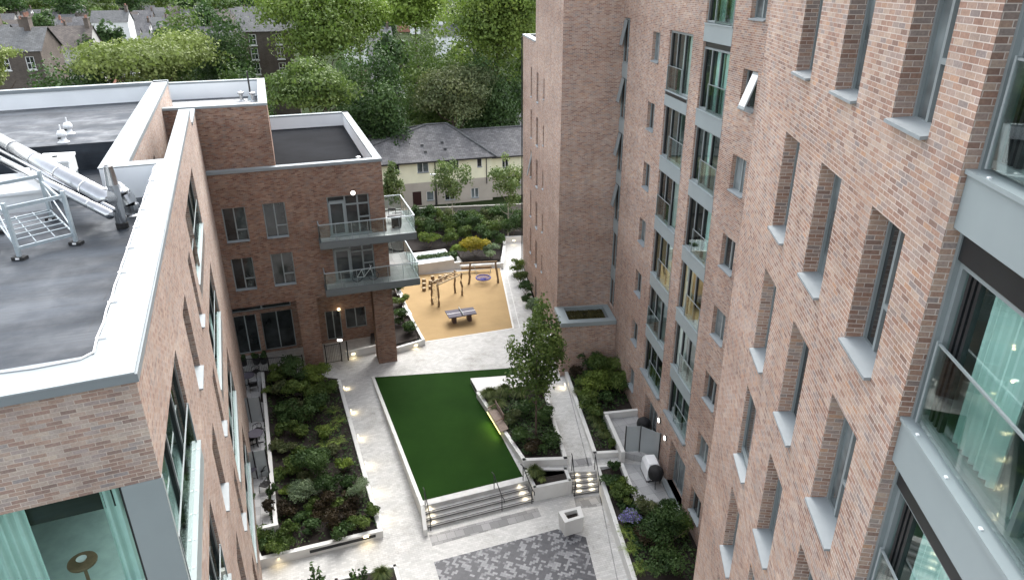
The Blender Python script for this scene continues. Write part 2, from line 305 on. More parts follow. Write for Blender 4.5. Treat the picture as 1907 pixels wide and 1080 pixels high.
def herring():
    m, nt, b = newmat('charcoal_herringbone'); v = coord(nt, 'UV', (1, 1, 1), math.radians(0))
    # herringbone: each unit cell of a diagonal grid holds a 1x2 brick; built from integer arithmetic on the grid
    sep = N(nt, 'ShaderNodeSeparateXYZ'); mp = coord(nt, 'UV', (8.5, 8.5, 1), math.radians(38)); nt.links.new(mp, sep.inputs[0])
    def ma(op, a, bb=None, c=None):
        n = N(nt, 'ShaderNodeMath', operation=op)
        for i, x in enumerate((a, bb, c)):
            if x is None: continue
            if isinstance(x, (int, float)): n.inputs[i].default_value = x
            else: nt.links.new(x, n.inputs[i])
        return n.outputs[0]
    x, y = sep.outputs[0], sep.outputs[1]; ix, iy = ma('FLOOR', x), ma('FLOOR', y)
    k = ma('FLOORED_MODULO', ma('SUBTRACT', ix, iy), 4.0)            # 0,1 -> horizontal pair, 2,3 -> vertical pair
    hor = ma('LESS_THAN', k, 1.5)
    bx = ma('SUBTRACT', ix, ma('MULTIPLY', hor, ma('COMPARE', k, 1.0, .1)))
    by = ma('SUBTRACT', iy, ma('MULTIPLY', ma('SUBTRACT', 1.0, hor), ma('COMPARE', k, 2.0, .1)))
    cb = N(nt, 'ShaderNodeCombineXYZ'); nt.links.new(bx, cb.inputs[0]); nt.links.new(by, cb.inputs[1]); nt.links.new(hor, cb.inputs[2])
    wn = N(nt, 'ShaderNodeTexWhiteNoise'); wn.noise_dimensions = '3D'; nt.links.new(cb.outputs[0], wn.inputs['Vector'])
    big = noise(nt, v, .8, 3); s = ma('ADD', wn.outputs[0], ma('MULTIPLY', big, .55))
    c = ramp(nt, [(.0, (.035, .036, .043)), (.95, (.062, .064, .072)), (1.0, (.16, .165, .175)), (1.12 / 1.2, (.062, .064, .072))][:3] if False else [(0, (.034, .035, .042)), (.62, (.058, .06, .068)), (.70, (.17, .175, .185)), (1, (.24, .245, .25))], ma('MULTIPLY', s, .72))
    fx, fy = ma('FRACT', x), ma('FRACT', y); e = ma('MINIMUM', ma('MINIMUM', fx, ma('SUBTRACT', 1.0, fx)), ma('MINIMUM', fy, ma('SUBTRACT', 1.0, fy)))
    c = mixc(nt, c, (.02, .02, .022), ma('MULTIPLY', ma('LESS_THAN', e, .04), .4))
    nt.links.new(c, b.inputs['Base Color']); b.inputs['Roughness'].default_value = .6; return m
M_herr = herring()
LEAF = {}
def leafmat(name, stops, trans=.25):
    m, nt, b = newmat(name); a = N(nt, 'ShaderNodeAttribute'); a.attribute_name = 'rnd'
    c = ramp(nt, stops, a.outputs['Fac']); nt.links.new(c, b.inputs['Base Color']); b.inputs['Roughness'].default_value = .6; b.inputs['Specular IOR Level'].default_value = .25
    t = N(nt, 'ShaderNodeBsdfTranslucent'); nt.links.new(mixc(nt, c, (1.0, 1.25, .5), .5, 'MULTIPLY'), t.inputs[0]); mx = N(nt, 'ShaderNodeMixShader'); mx.inputs[0].default_value = trans
    nt.links.new(b.outputs[0], mx.inputs[1]); nt.links.new(t.outputs[0], mx.inputs[2]); nt.links.new(mx.outputs[0], nt.nodes['Material Output'].inputs[0]); return m
def lm(k, c0, c1, c2):
    g = {'yellow': 1.0, 'purple': 1.0, 'sedum': 1.0, 'rust': 1.0, 'lime': .95, 'pale': 1.0, 'fresh': 1.05, 'mid': 1.18, 'olive': 1.2, 'dark': 1.35}.get(k, 1.25); c0, c1, c2 = [tuple(min(.8, x * g) for x in c) for c in (c0, c1, c2)]
    LEAF[k] = leafmat('leaves_' + k, [(0, c0), (.5, c1), (1, c2)])
lm('dark', (.014, .030, .010), (.033, .064, .019), (.066, .108, .034))
lm('mid', (.030, .055, .013), (.072, .112, .027), (.14, .185, .048))
lm('fresh', (.050, .088, .018), (.118, .172, .034), (.21, .270, .060))
lm('lime', (.095, .150, .024), (.180, .260, .044), (.290, .360, .080))
lm('pale', (.095, .125, .036), (.165, .205, .062), (.25, .29, .10))
lm('olive', (.040, .058, .022), (.082, .100, .042), (.145, .155, .070))
lm('yellow', (.16, .15, .02), (.32, .27, .03), (.46, .36, .05))
lm('silver', (.09, .13, .075), (.15, .20, .12), (.23, .28, .17))
lm('birch', (.050, .080, .026), (.095, .135, .045), (.15, .19, .07))
lm('purple', (.16, .13, .42), (.28, .24, .60), (.42, .38, .75))
lm('rust', (.022, .016, .010), (.040, .030, .016), (.07, .052, .026))
lm('grass', (.030, .050, .014), (.065, .090, .026), (.12, .14, .045))
lm('sedum', (.030, .030, .010), (.060, .055, .018), (.10, .09, .03))
def leaves(P, Nrm, size, clump, aspect=1.7):
    n = len(P); a = Nrm + rng.normal(0, .55, (n, 3)); a /= np.linalg.norm(a, axis=1)[:, None]
    t = np.cross(a, rng.normal(0, 1, (n, 3))); t /= np.linalg.norm(t, axis=1)[:, None]; bt = np.cross(a, t)
    s = size * rng.uniform(.6, 1.35, n)[:, None]; L = t * s * aspect / 2; Wd = bt * s / 2
    V = np.stack([P - L, P - L * .1 + Wd + a * s * .12, P + L, P - L * .1 - Wd + a * s * .12], 1).reshape(-1, 3)
    return V, np.clip(clump * .6 + rng.uniform(0, 1, n) * .4, 0, 1)
def leafobj(name, V, rnd, mat, parent=None, extra=None):
    n = len(V) // 4; off = np.array(rootloc(parent)) if parent is not None else 0
    me = bpy.data.meshes.new(name); me.vertices.add(4 * n); me.vertices.foreach_set('co', (V - off).astype(np.float32).ravel())
    me.loops.add(4 * n); me.loops.foreach_set('vertex_index', np.arange(4 * n, dtype=np.int32)); me.polygons.add(n)
    me.polygons.foreach_set('loop_start', np.arange(0, 4 * n, 4, dtype=np.int32)); me.update(calc_edges=True)
    at = me.attributes.new('rnd', 'FLOAT', 'FACE'); at.data.foreach_set('value', rnd.astype(np.float32)); me.materials.append(mat)
    o = bpy.data.objects.new(name, me); COL.objects.link(o)
    if parent is not None: o.parent = parent
    return o
def crown_points(blobs, n, inner=.35):
    vol = np.array([b[3] * b[4] * b[5] for b in blobs]) ** .67; cnt = (vol / vol.sum() * n).astype(int) + 1
    Ps, Ns, Cs = [], [], []
    for b, c in zip(blobs, cnt):
        d = rng.normal(0, 1, (c, 3)); d /= np.linalg.norm(d, axis=1)[:, None]; d[:, 2] = np.where(d[:, 2] < -.5, -d[:, 2] * .5, d[:, 2])
        r = inner + (1 - inner) * rng.uniform(0, 1, c) ** .45; r *= 1 + .12 * np.sin(d[:, 0] * 7 + d[:, 1] * 5 + b[0]) + rng.normal(0, .05, c)
        Ps.append(np.array(b[:3]) + d * r[:, None] * np.array(b[3:6])); Ns.append(d); Cs.append(np.full(c, rng.uniform(0, 1)))
    return np.vstack(Ps), np.vstack(Ns), np.concatenate(Cs)
def crown_blobs(c, rx, rz, k, spread=.75, fat=1.0):
    out = []
    for i in range(k):
        d = rng.normal(0, 1, 3); d /= np.linalg.norm(d); d[2] = d[2] * .9 + .1; q = rng.uniform(.35, 1) * spread; s = rng.uniform(.24, .42)
        s *= fat; out.append((c[0] + d[0] * rx * q, c[1] + d[1] * rx * q, c[2] + d[2] * rz * q, rx * s * 1.1, rx * s * 1.1, rz * s * (.8 + .3 * rng.uniform())))
    return out
def trunk(mb, base, top, r, limbs=5, reach=1.5):
    base, top = Vector(base), Vector(top); mid = base.lerp(top, .5) + Vector((rng.normal(0, .1), rng.normal(0, .1), 0)) * (top - base).length * .15
    mb.tube([base, mid, top], r, 8, r * .35)
    for i in range(limbs):
        t = .35 + .5 * i / limbs; p = base.lerp(top, t); a = i * 2.4 + rng.uniform(0, 1); L = reach * rng.uniform(.6, 1)
        mb.tube([p, p + Vector((math.cos(a), math.sin(a), .5)) * L * .5, p + Vector((math.cos(a), math.sin(a), .9)) * L], r * .4, 6, r * .12)
def tree(name, label, base, ztop, rx, kind, n, size, zbot=None, blobs=16, group=None, bark=None, tr=None, cat='tree', spread=.78, aspect=1.6, fat=1.0):
    base = Vector(base); zb = base.z + (ztop - base.z) * .22 if zbot is None else zbot; rz = (ztop - zb) / 2
    root = thing(name, label, cat, base, 0, group); c = (base.x, base.y, zb + rz)
    bl = crown_blobs(c, rx, rz, blobs, spread, fat); P, Nn, Cc = crown_points(bl, n); V, rd = leaves(P, Nn, size, Cc, aspect); leafobj('crown', V, rd, LEAF[kind], root)
    mb = MB(); trunk(mb, base - Vector((0, 0, .2)), (base.x, base.y, zb + rz * 1.1), tr or max(.06, (ztop - base.z) * .02), 6, rx * .7); obj('trunk', mb, bark or M_bark, root)
    return root
def shrub(label, pos, rx, h, kind, n=500, size=.11, name='shrub', group=None, blobs=7, aspect=1.6, flowers=None, cat='shrub'):
    pos = Vector(pos); root = thing(name, label, cat, pos, 0, group); rx *= 1.36; h *= 1.42; n = int(n * 2.0); size *= .74
    bl = crown_blobs((pos.x, pos.y, pos.z + h * .52), rx, h * .5, blobs, .7); P, Nn, Cc = crown_points(bl, n, .25); P[:, 2] = np.maximum(P[:, 2], pos.z + .03)
    V, rd = leaves(P, Nn, size, Cc, aspect); leafobj('foliage', V, rd, LEAF[kind], root)
    mb = MB()
    for i in range(4):
        a = i * 1.6 + rng.uniform(0, 1); mb.tube([pos - Vector((0, 0, .05)), pos + Vector((math.cos(a) * rx * .3, math.sin(a) * rx * .3, h * .35)), pos + Vector((math.cos(a) * rx * .6, math.sin(a) * rx * .6, h * .7))], .02, 5, .006)
    obj('stem', mb, M_bark, root)
    if flowers:
        m = P[:, 2] > pos.z + h * .45; P2 = P[m] + Nn[m] * .06; V, rd = leaves(P2, Nn[m], size * .8, Cc[m], 1.0); leafobj('flowers', V, rd, LEAF[flowers], root)
    return root
def blades(label, pos, r, h, kind, n=260, width=.03, name='grass_clump', group=None, arch=.9, cat='plant', upright=False):
    pos = Vector(pos); root = thing(name, label, cat, pos, 0, group); V = []
    for i in range(n):
        a = rng.uniform(0, 2 * math.pi); q = rng.uniform(.0, .25) * r; L = h * rng.uniform(.6, 1.1); o = r * arch * rng.uniform(.35, 1)
        b0 = np.array((pos.x + math.cos(a) * q, pos.y + math.sin(a) * q, pos.z)); dr = np.array((math.cos(a), math.sin(a), 0)); sd = np.array((-dr[1], dr[0], 0)) * width / 2
        m = b0 + dr * o * .4 + np.array((0, 0, L * .8)); e = b0 + dr * o + np.array((0, 0, L * (.55 if not upright else 1.05)))
        V += [b0 - sd, b0 + sd, m + sd, m - sd, m - sd, m + sd, e + sd * .25, e - sd * .25]
    V = np.array(V); rd = np.repeat(rng.uniform(0, 1, n), 2); leafobj('blades', V, rd, LEAF[kind], root); return root
def fern(label, pos, r, kind, fronds=11, group=None):
    pos = Vector(pos); root = thing('fern', label, 'fern', pos, 0, group); V = []; R = []
    for i in range(fronds):
        a = i * 2 * math.pi / fronds + rng.uniform(-.2, .2); dr = np.array((math.cos(a), math.sin(a), 0)); sd = np.array((-dr[1], dr[0], 0)); L = r * rng.uniform(.75, 1.1); c = rng.uniform(0, 1)
        for k in range(9):
            t = (k + .6) / 9.5; p = np.array(pos) + dr * L * t + np.array((0, 0, r * (1.1 * t - 1.0 * t * t) + .05)); w = r * .26 * (1 - t) ** .7 + .02; s = L / 9 * .75
            for sg in (-1, 1): V += [p, p + dr * s * .5 + sd * sg * w * .5, p + dr * s * .6 + sd * sg * w - np.array((0, 0, .02)), p + dr * s + sd * sg * w * .3]; R.append(c * .6 + rng.uniform(0, .4))
    leafobj('fronds', np.array(V), np.array(R), LEAF[kind], root); return root
# ------------------------------------------------------------------ camera, sky, sun
cam = bpy.data.cameras.new('camera'); co = bpy.data.objects.new('camera', cam); COL.objects.link(co); SC.camera = co
X = Vector((_rt[0], _fw[0], _up[0])); Yv = Vector((-_rt[1], -_fw[1], -_up[1])); Z = Vector((-_rt[2], -_fw[2], -_up[2]))
mw = Matrix((X, Yv, Z)).transposed().to_4x4(); mw.translation = (0, 0, H); co.matrix_world = mw
cam.sensor_width = 36; cam.lens = 36 * F / 1907; cam.clip_start = .1; cam.clip_end = 4000
w = bpy.data.worlds.new('World'); SC.world = w; w.use_nodes = True; nt = w.node_tree; bg = nt.nodes['Background']
sky = nt.nodes.new('ShaderNodeTexSky'); sky.sky_type = 'NISHITA'; sky.sun_disc = False; SE, SR = math.radians(48), math.radians(12)
sky.sun_elevation = SE; sky.sun_rotation = SR; sky.dust_density = 3; sky.air_density = 1.0
hs = nt.nodes.new('ShaderNodeHueSaturation'); hs.inputs['Saturation'].default_value = .30; nt.links.new(sky.outputs[0], hs.inputs['Color']); nt.links.new(hs.outputs[0], bg.inputs[0]); bg.inputs[1].default_value = .15
sl = bpy.data.lights.new('sun', 'SUN'); sl.energy = .5; sl.angle = math.radians(45); sl.color = (1, .97, .93); so = bpy.data.objects.new('sun', sl); COL.objects.link(so)
sd = Vector((math.sin(SR) * math.cos(SE), math.cos(SR) * math.cos(SE), math.sin(SE))); so.rotation_euler = sd.to_track_quat('Z', 'Y').to_euler(); so.location = (0, -20, 60)
SC.view_settings.view_transform = 'Standard'; SC.view_settings.look = 'None'; SC.view_settings.exposure = 2.18; SC.view_settings.gamma = 1
SC.cycles.max_bounces = 8; SC.cycles.transparent_max_bounces = 24; SC.cycles.use_denoising = True
# ------------------------------------------------------------------ wall frames
ZC = 18.4
LA = G(248, 690, ZC); LY = -21.25
FL = Fr(LA, LY, -1)                        # near left block, courtyard face; w runs into the block
WC = G(740, 665, .3); FW = Fr(WC, 71.3, -1); FW.n = (-FW.n[0], -FW.n[1]) if FW.n[1] < 0 else FW.n   # wing face, w runs away from camera
FM = Fr((7.9, 30.3), -6.5, 1)              # tall right block
TC = FM.pt(12.4, -3.5, 0); FTF = Fr(TC, 83.5, -1); FTF.n = (-FTF.n[0], -FTF.n[1]) if FTF.n[1] < 0 else FTF.n
FTL = Fr(TC, -6.5, 1)
FN = Fr((5.32, 10.9), 7.7, 1)
LC = -0.8                                  # level of the lower court
def xy(p): return (p[0], p[1])
# ------------------------------------------------------------------ ground
mb = MB(); 
for a in ((-900, -30, -60, 1600), (30, 900, -60, 1600), (-30, 30, 62, 1600), (-30, 30, -60, -8)): mb.face([(a[0], a[2], -.06), (a[1], a[2], -.06), (a[1], a[3], -.06), (a[0], a[3], -.06)])
struct('ground', mb, M_terrain)
mb = MB(); mb.box(-30, 30, -8, 62, -1.4, LC); struct('lower_court_paving', mb, M_paving)
up = [G(786, 940), G(692, 702), G(628, 707), G(462, 714), FL.pt(16, 2, 0), (-29.9, 45), (-29.9, 61.9), (29.9, 61.9), (29.9, 24), FM.pt(-3.9, 2, 0), FM.pt(-3.9, -.02, 0), G(1190, 938), G(1157, 866), G(1109, 877), G(1061, 879), G(979, 895)]
mb = MB(); mb.prism(up, -1.2, 0); struct('courtyard_paving', mb, M_paving)
mb = MB(); mb.box(-29.95, 29.95, 62, 76, -1.2, -.004); struct('garden_ground', mb, M_soil)
a, b, c, d = G(628, 707, .004), G(692, 702, .004), G(793, 990, LC + .004), G(713, 1003, LC + .004)
mb = MB(); mb.hexa([p - Vector((0, 0, .6)) for p in (a, b, c, d)], [a, b, c, d]); struct('ramp_paving', mb, M_paving)
# patio slabs between the left block and its planter
pl = [G(462, 714), G(489, 693), G(510, 985), FL.pt(9, 0, 0), FL.pt(22, 0, 0)]
mb = MB(); mb.prism([G(443, 712), G(490, 700), G(517, 984), G(452, 992)], -.78, .012); struct('patio_slabs', mb, M_slab)
# lawn
LG = [G(697, 703), G(962, 685), G(1000, 720), G(965, 760), G(900, 760), G(977, 893), G(787, 936)]
LG = [G(697, 703), G(962, 685), G(964, 697), G(884, 704), G(890, 730), G(976, 892), G(787, 936)]
mb = MB(); mb.prism(LG, -.1, .03); tag(obj('lawn_grass', mb, M_lawn), kind='stuff')
# playground
PG = [G(740, 530), G(772, 513), G(932, 499), G(956, 611.5), G(791, 637)]
mb = MB(); mb.prism(PG, -.1, .012); struct('playground_surface', mb, M_rubber)
mb = MB()
for p, q in zip([G(932, 499), G(956, 611.5)], [G(956, 611.5), G(791, 637)]): mb.beam(Vector(p) + Vector((0, 0, -.03)), Vector(q) + Vector((0, 0, -.03)), .12, .10)
mb.beam(G(941, 499) + Vector((0, 0, -.03)), G(968, 611) + Vector((0, 0, -.03)), .05, .08)
struct('playground_kerb', mb, M_white)
# dark herringbone square, tactile strips, drain patch
HQ = [G(808, 1046, LC), G(1038, 985, LC), G(1091, 1000, LC), G(1124, 1130, LC), G(840, 1150, LC)]
mb = MB(); mb.prism(HQ, LC - .1, LC + .008); struct('herringbone_paving', mb, M_herr)
mb = MB(); mb.prism([G(799, 996, LC), G(1001, 945, LC), G(1008, 961, LC), G(805, 1016, LC)], LC - .1, LC + .008); struct('tactile_paving', mb, M_tact)
mb = MB(); mb.prism([G(1069, 926, LC), G(1118, 921, LC), G(1122, 941, LC), G(1073, 947, LC)], LC - .1, LC + .008)
mb.prism([G(1064, 855), G(1100, 851.5), G(1103, 866), G(1067, 870)], -.1, .008); struct('tactile_paving', mb, M_tact)
mb = MB(); mb.prism([G(735, 1012, LC), G(762, 1007, LC), G(764, 1024, LC), G(738, 1030, LC)], LC - .1, LC + .006); struct('block_paving_patch', mb, M_paver)
mb = MB(); mb.prism([G(940, 492), G(990, 500), G(982, 441), G(939, 444)], -.1, .012); struct('path_paving', mb, M_paving)
# path slabs joint line (drain slot)
mb = MB(); mb.beam(G(1096, 868, .002), G(1050, 690, .002), .05, .012); mb.beam(G(1118, 925, LC + .002), G(1150, 1080, LC + .002), .05, .012); struct('drain_channel', mb, M_tact)
# ------------------------------------------------------------------ windows
def window(root, fr, u0, u1, z0, z1, dep, mull=(.5,), trans=(), pane=None, sill=True, frame=None, bar=.06, over=.07, room=None, label=None, openleaf=None):
    frame = frame or M_frame; mb = MB(); w0, w1 = dep, dep + .07
    for a, b in ((u0, u0 + bar), (u1 - bar, u1)): mb.fbox(fr, a, b, w0, w1, z0, z1)
    for a, b in ((z0, z0 + bar), (z1 - bar, z1)): mb.fbox(fr, u0 + bar, u1 - bar, w0 + .002, w1, a, b)
    for m in mull: u = u0 + (u1 - u0) * m; mb.fbox(fr, u - bar * .6, u + bar * .6, w0 - .004, w1, z0 + bar, z1 - bar)
    for ua, ub, t in trans: z = z0 + (z1 - z0) * t; mb.fbox(fr, u0 + (u1 - u0) * ua + bar * .5, u0 + (u1 - u0) * ub - bar * .5, w0 - .012, w1, z - bar * .6, z + bar * .6)
    o = obj('window', mb, frame, root)
    if label: o['label'] = label
    mb = MB(); mb.face([fr.pt(u0 + .02, dep + .045, z0 + .02), fr.pt(u1 - .02, dep + .045, z0 + .02), fr.pt(u1 - .02, dep + .045, z1 - .02), fr.pt(u0 + .02, dep + .045, z1 - .02)]); obj('pane', mb, pane or M_pane, o)
    if sill:
        mb = MB(); q = [fr.pt(u0 + .004, -over, z0 - .03), fr.pt(u1 - .004, -over, z0 - .03), fr.pt(u1 - .004, dep + .02, z0 + .01), fr.pt(u0 + .004, dep + .02, z0 + .01)]
        mb.hexa([p - Vector((0, 0, .0)) for p in q], [p + Vector((0, 0, .045)) for p in q]); obj('sill', mb, M_sill, o)
    if room: roombox(o, fr, u0, u1, z0, z1, dep + .1, *room)
    return o
def roombox(o, fr, u0, u1, z0, z1, w, depth, mat, curtains=(), cmat=None, extra=.25):
    mb = MB(); a, b = u0 - extra, u1 + extra; zf = z0 - .02; zt = z1 + .12; P = fr.pt
    mb.face([P(a, w + depth, zf), P(b, w + depth, zf), P(b, w + depth, zt), P(a, w + depth, zt)])
    for u in (a, b): mb.face([P(u, w, zf), P(u, w + depth, zf), P(u, w + depth, zt), P(u, w, zt)])
    for z in (zf, zt): mb.face([P(a, w, z), P(b, w, z), P(b, w + depth, z), P(a, w + depth, z)])
    obj('room_lining', mb, mat, o)
    if curtains:
        mb = MB()
        for ca, cb in curtains: curtain(mb, fr, u0 + (u1 - u0) * ca, u0 + (u1 - u0) * cb, w + .09, z0 + .02, z1 - .02)
        obj('curtain', mb, cmat or M_curtain, o, smooth=True)
def curtain(mb, fr, ua, ub, w, z0, z1, amp=.04, pitch=.13):
    n = max(6, int((ub - ua) / pitch * 6)); pts = [(ua + (ub - ua) * i / n, w + amp * math.sin(i * math.pi / 3 + .6 * math.sin(i * .37))) for i in range(n + 1)]
    for p, q in zip(pts, pts[1:]): mb.face([fr.pt(p[0], p[1], z0), fr.pt(q[0], q[1], z0), fr.pt(q[0], q[1], z1), fr.pt(p[0], p[1], z1)])
def juliet(root, fr, u0, u1, z0, z1, dep, room, bal=True, mull=(.33, .66), balspan=(0, 1), dark=True):
    mb = MB(); bar = .075
    for a, b in ((u0, u0 + bar), (u1 - bar, u1)): mb.fbox(fr, a, b, dep, dep + .1, z0, z1)
    for a, b in ((z0, z0 + bar), (z1 - bar, z1)): mb.fbox(fr, u0 + bar, u1 - bar, dep + .002, dep + .1, a, b)
    for m in mull: u = u0 + (u1 - u0) * m; mb.fbox(fr, u - .035, u + .035, dep - .004, dep + .1, z0 + bar, z1 - bar)
    o = obj('window', mb, M_frame, root)
    if dark:
        for a, b in [(u0 + (u1 - u0) * m - .10, u0 + (u1 - u0) * m - .037) for m in mull] + [(u1 - bar - .16, u1 - bar - .01), (u0 + bar + .01, u0 + bar + .05)]:
            mb = MB(); mb.fbox(fr, a, b, dep + .012, dep + .09, z0 + bar, z1 - bar); obj('sliding_track', mb, M_darkframe, o)
    mb = MB(); mb.face([fr.pt(u0 + .03, dep + .06, z0 + .03), fr.pt(u1 - .03, dep + .06, z0 + .03), fr.pt(u1 - .03, dep + .06, z1 - .03), fr.pt(u0 + .03, dep + .06, z1 - .03)]); obj('pane', mb, M_glass, o)
    if bal:
        a, b = u0 + (u1 - u0) * balspan[0] + .04, u0 + (u1 - u0) * balspan[1] - .04
        mb = MB(); mb.fbox(fr, a, b, dep - .075, dep - .06, z0 + .02, z0 + 1.08); obj('balustrade_glass', mb, M_balg, o)
        mb = MB(); mb.fbox(fr, a, b, dep - .082, dep - .053, z0 + 1.08, z0 + 1.105)
        for u in (a, b): mb.fbox(fr, u - .02, u + .02, dep - .09, dep - .045, z0, z0 + 1.12)
        obj('balustrade_rail', mb, M_frame, o)
    if room: roombox(o, fr, u0, u1, z0, z1, dep + .11, *room)
    return o
def spandrel(root, fr, u0, u1, z0, z1, w0=-.02, w1=.3, bolts=True):
    mb = MB(); mb.fbox(fr, u0, u1, w0, w1, z0, z1 - .05); mb.fbox(fr, u0, u1, w0 - .035, w1, z1 - .05, z1)
    o = obj('spandrel', mb, M_grey, root)
    if bolts:
        n = max(3, int((u1 - u0) / .75))
        for i in range(n): u = u0 + (i + .5) * (u1 - u0) / n; mb = MB(); mb.fbox(fr, u - .022, u + .022, w0 + .005, w0 + .035, z1, z1 + .015); obj('fixing_bolt', mb, M_whitep, o)
    return o
FLOOR = [22.4, 19.1, 16.0, 12.9, 9.75, 6.6, 3.45, .3]
# ------------------------------------------------------------------ tall right block with its tower
tall = thing('apartment_building', 'tall brick apartment block with stacked grey glazed bays and a windowless stair tower', 'apartment block', FM.pt(4, 4, 0))
J1, J2 = (1.0, 4.05), (-3.0, -.2); ops = []; jobs = []
rooms = [(1.6, M_roomd), (2.2, M_room), (1.6, M_roomd), (1.8, M_room), (1.2, M_roomd)]
WS = [20.28, 16.88, 13.75, 10.62, 7.5, 4.35]
for i, z in enumerate(WS): ops.append((5.47, 6.63, z, z + 1.4, .2)); jobs.append(('w', 5.47, 6.63, z, z + 1.4))
ops.append((5.47, 6.63, 1.25, 2.65, .2)); jobs.append(('w', 5.47, 6.63, 1.25, 2.65))
RS = [22.75, 19.72, 16.63, 13.48, 10.36, 7.22, 4.08, .95]
for z in RS: ops.append((-5.55, -4.33, z, z + 1.38, .2)); jobs.append(('r', -5.55, -4.33, z, z + 1.38))
ops.append((*J1, 3.72, 21.9, .16)); ops.append((*J2, 3.72, 26.2, .16))
ops.append((1.0, 3.2, .12, 2.7, .35)); ops.append((-3.4, -1.2, .12, 2.7, .35))
ops.append((10.95, 12.35, 4.2, 22.1, .12))
mb = MB(); mb.wall(FM, -14, 12.4, -1, 27, ops, .2)
mb.face([FM.pt(-14, 0, 27), FM.pt(12.4, 0, 27), FM.pt(12.4, 14, 27), FM.pt(-14, 14, 27)]); mb.face([FM.pt(12.4, 0, -1), FM.pt(12.4, 14, -1), FM.pt(12.4, 14, 27), FM.pt(12.4, 0, 27)]); mb.face([FM.pt(-14, 14, -1), FM.pt(12.4, 14, -1), FM.pt(12.4, 14, 27), FM.pt(-14, 14, 27)]); mb.face([FM.pt(-14, 0, -1), FM.pt(-14, 14, -1), FM.pt(-14, 14, 27), FM.pt(-14, 0, 27)])
obj('wall', mb, M_brickR, tall)
for n, (k, a, b, z0, z1) in enumerate(jobs):
    if k == 'w': window(tall, FM, a, b, z0, z1, .16, (.5,), (), M_pane if n % 3 else M_paneg)
    elif abs(z0 - 19.72) < .1:
        o = window(tall, FM, a, b, z0, z1, .16, (), (), M_pane); mb = MB(); P = FM.pt; u, v = a + .12, b - .06
        q = [P(a + .62, -.30, z0 + .10), P(a + .06, -.30, z0 + .10), P(a + .06, .13, z1 - .06), P(a + .62, .13, z1 - .06)]; t = Vector((-.03, 0, .012))
        mb.hexa([p for p in q], [p + t for p in q]); obj('open_sash', mb, M_frame, o); cq = sum(q, Vector()) / 4; q3 = [cq + (p - cq) * .86 - t * .35 for p in q]; mb = MB(); mb.hexa(q3, [p + t * 1.75 for p in q3]); obj('sky_white_pane', mb, M_upvc, o)  # pane coloured white to stand in for the sky reflected in its glass
    else: window(tall, FM, a, b, z0, z1, .16, (.5,), (), M_paneg if n % 2 else M_pane)
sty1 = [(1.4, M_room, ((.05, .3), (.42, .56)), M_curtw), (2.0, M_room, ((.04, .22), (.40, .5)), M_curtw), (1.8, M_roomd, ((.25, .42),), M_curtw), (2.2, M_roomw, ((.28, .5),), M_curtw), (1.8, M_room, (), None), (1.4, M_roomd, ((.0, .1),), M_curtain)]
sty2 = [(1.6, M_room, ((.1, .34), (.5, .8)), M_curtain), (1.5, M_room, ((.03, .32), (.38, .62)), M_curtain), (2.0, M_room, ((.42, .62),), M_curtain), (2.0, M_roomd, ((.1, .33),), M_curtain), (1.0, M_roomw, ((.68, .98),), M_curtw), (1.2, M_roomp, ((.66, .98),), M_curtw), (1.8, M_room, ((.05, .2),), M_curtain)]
J1Z = [19.25, 16.08, 12.95, 9.8, 6.66, 3.80]; J1T = [21.87] + [z - .72 for z in J1Z[:-1]]
for i, (z0, z1) in enumerate(zip(J1Z, J1T)):
    s = sty1[i]; juliet(tall, FM, J1[0] + .01, J1[1] - .01, z0, z1, .08, s, True, (.36, .68), (0, .68) if i % 2 else (.33, 1))
    if i < 5: spandrel(tall, FM, J1[0] - .02, J1[1] + .02, z0 - .74, z0 - .02, -.01, .4, False)
    else: mb = MB(); mb.fbox(FM, J1[0] - .1, J1[1] + .1, -.16, .3, z0 - .12, z0 - .01); obj('sill', mb, M_sill, tall)
    if i == 0: mb = MB(); mb.fbox(FM, J1[0] + .05, J1[1] - .05, -.016, -.011, z0 - .23, z0 - .075); obj('vent_strip', mb, M_darkframe, tall)
J2Z = [22.45, 19.05, 15.95, 12.85, 9.7, 6.58, 3.80]; J2T = [26.15] + [z - .72 for z in J2Z[:-1]]
for i, (z0, z1) in enumerate(zip(J2Z, J2T)):
    s = sty2[i]; juliet(tall, FM, J2[0] + .01, J2[1] - .01, z0, z1 - (.22 if i == 1 else 0), .08, s, True, (.36, .68), (0, .66))
    if i < 6: spandrel(tall, FM, J2[0] - .02, J2[1] + .02, z0 - .72, z0 - .02, -.01, .4, False)
    else: mb = MB(); mb.fbox(FM, J2[0] - .1, J2[1] + .1, -.16, .3, z0 - .12, z0 - .01); obj('sill', mb, M_sill, tall)
    if i == 1: mb = MB(); mb.fbox(FM, J2[0] + .05, J2[1] - .05, .10, .16, z1 - .21, z1 - .01); obj('vent_strip', mb, M_darkframe, tall)
for a, b in ((1.0, 3.2), (-3.4, -1.2)):
    window(tall, FM, a + .01, b - .01, .14, 2.69, .33, (.36, .7), (), M_paneg, False); mb = MB(); mb.fbox(FM, a - .1, b + .1, -.28, .3, .013, .12); obj('door_step', mb, M_sill, tall)
# glazed strip in the corner by the tower
for i in range(6):
    z1 = (22.05 - 3.2 * i) if i else 22.05; z0 = z1 - 2.4
    window(tall, FM, 10.97, 12.33, z0, z1, .1, (.45,), ((0, .45, .35),), M_pane, False, bar=.07)
    mb = MB(); mb.fbox(FM, 10.96, 12.34, .06, .3, z0 - .79, z0 - .005); obj('spandrel', mb, M_grey, tall)
    mb = MB(); P = FM.pt; q = [P(11.75, .09, z1 - .1), P(12.3, .09, z1 - .1), P(12.3, -.17, z0 + .95), P(11.75, -.17, z0 + .95)]
    if i < 4: mb.hexa(q, [p + Vector((-.04, 0, .02)) for p in q]); obj('open_sash', mb, M_frame, tall)
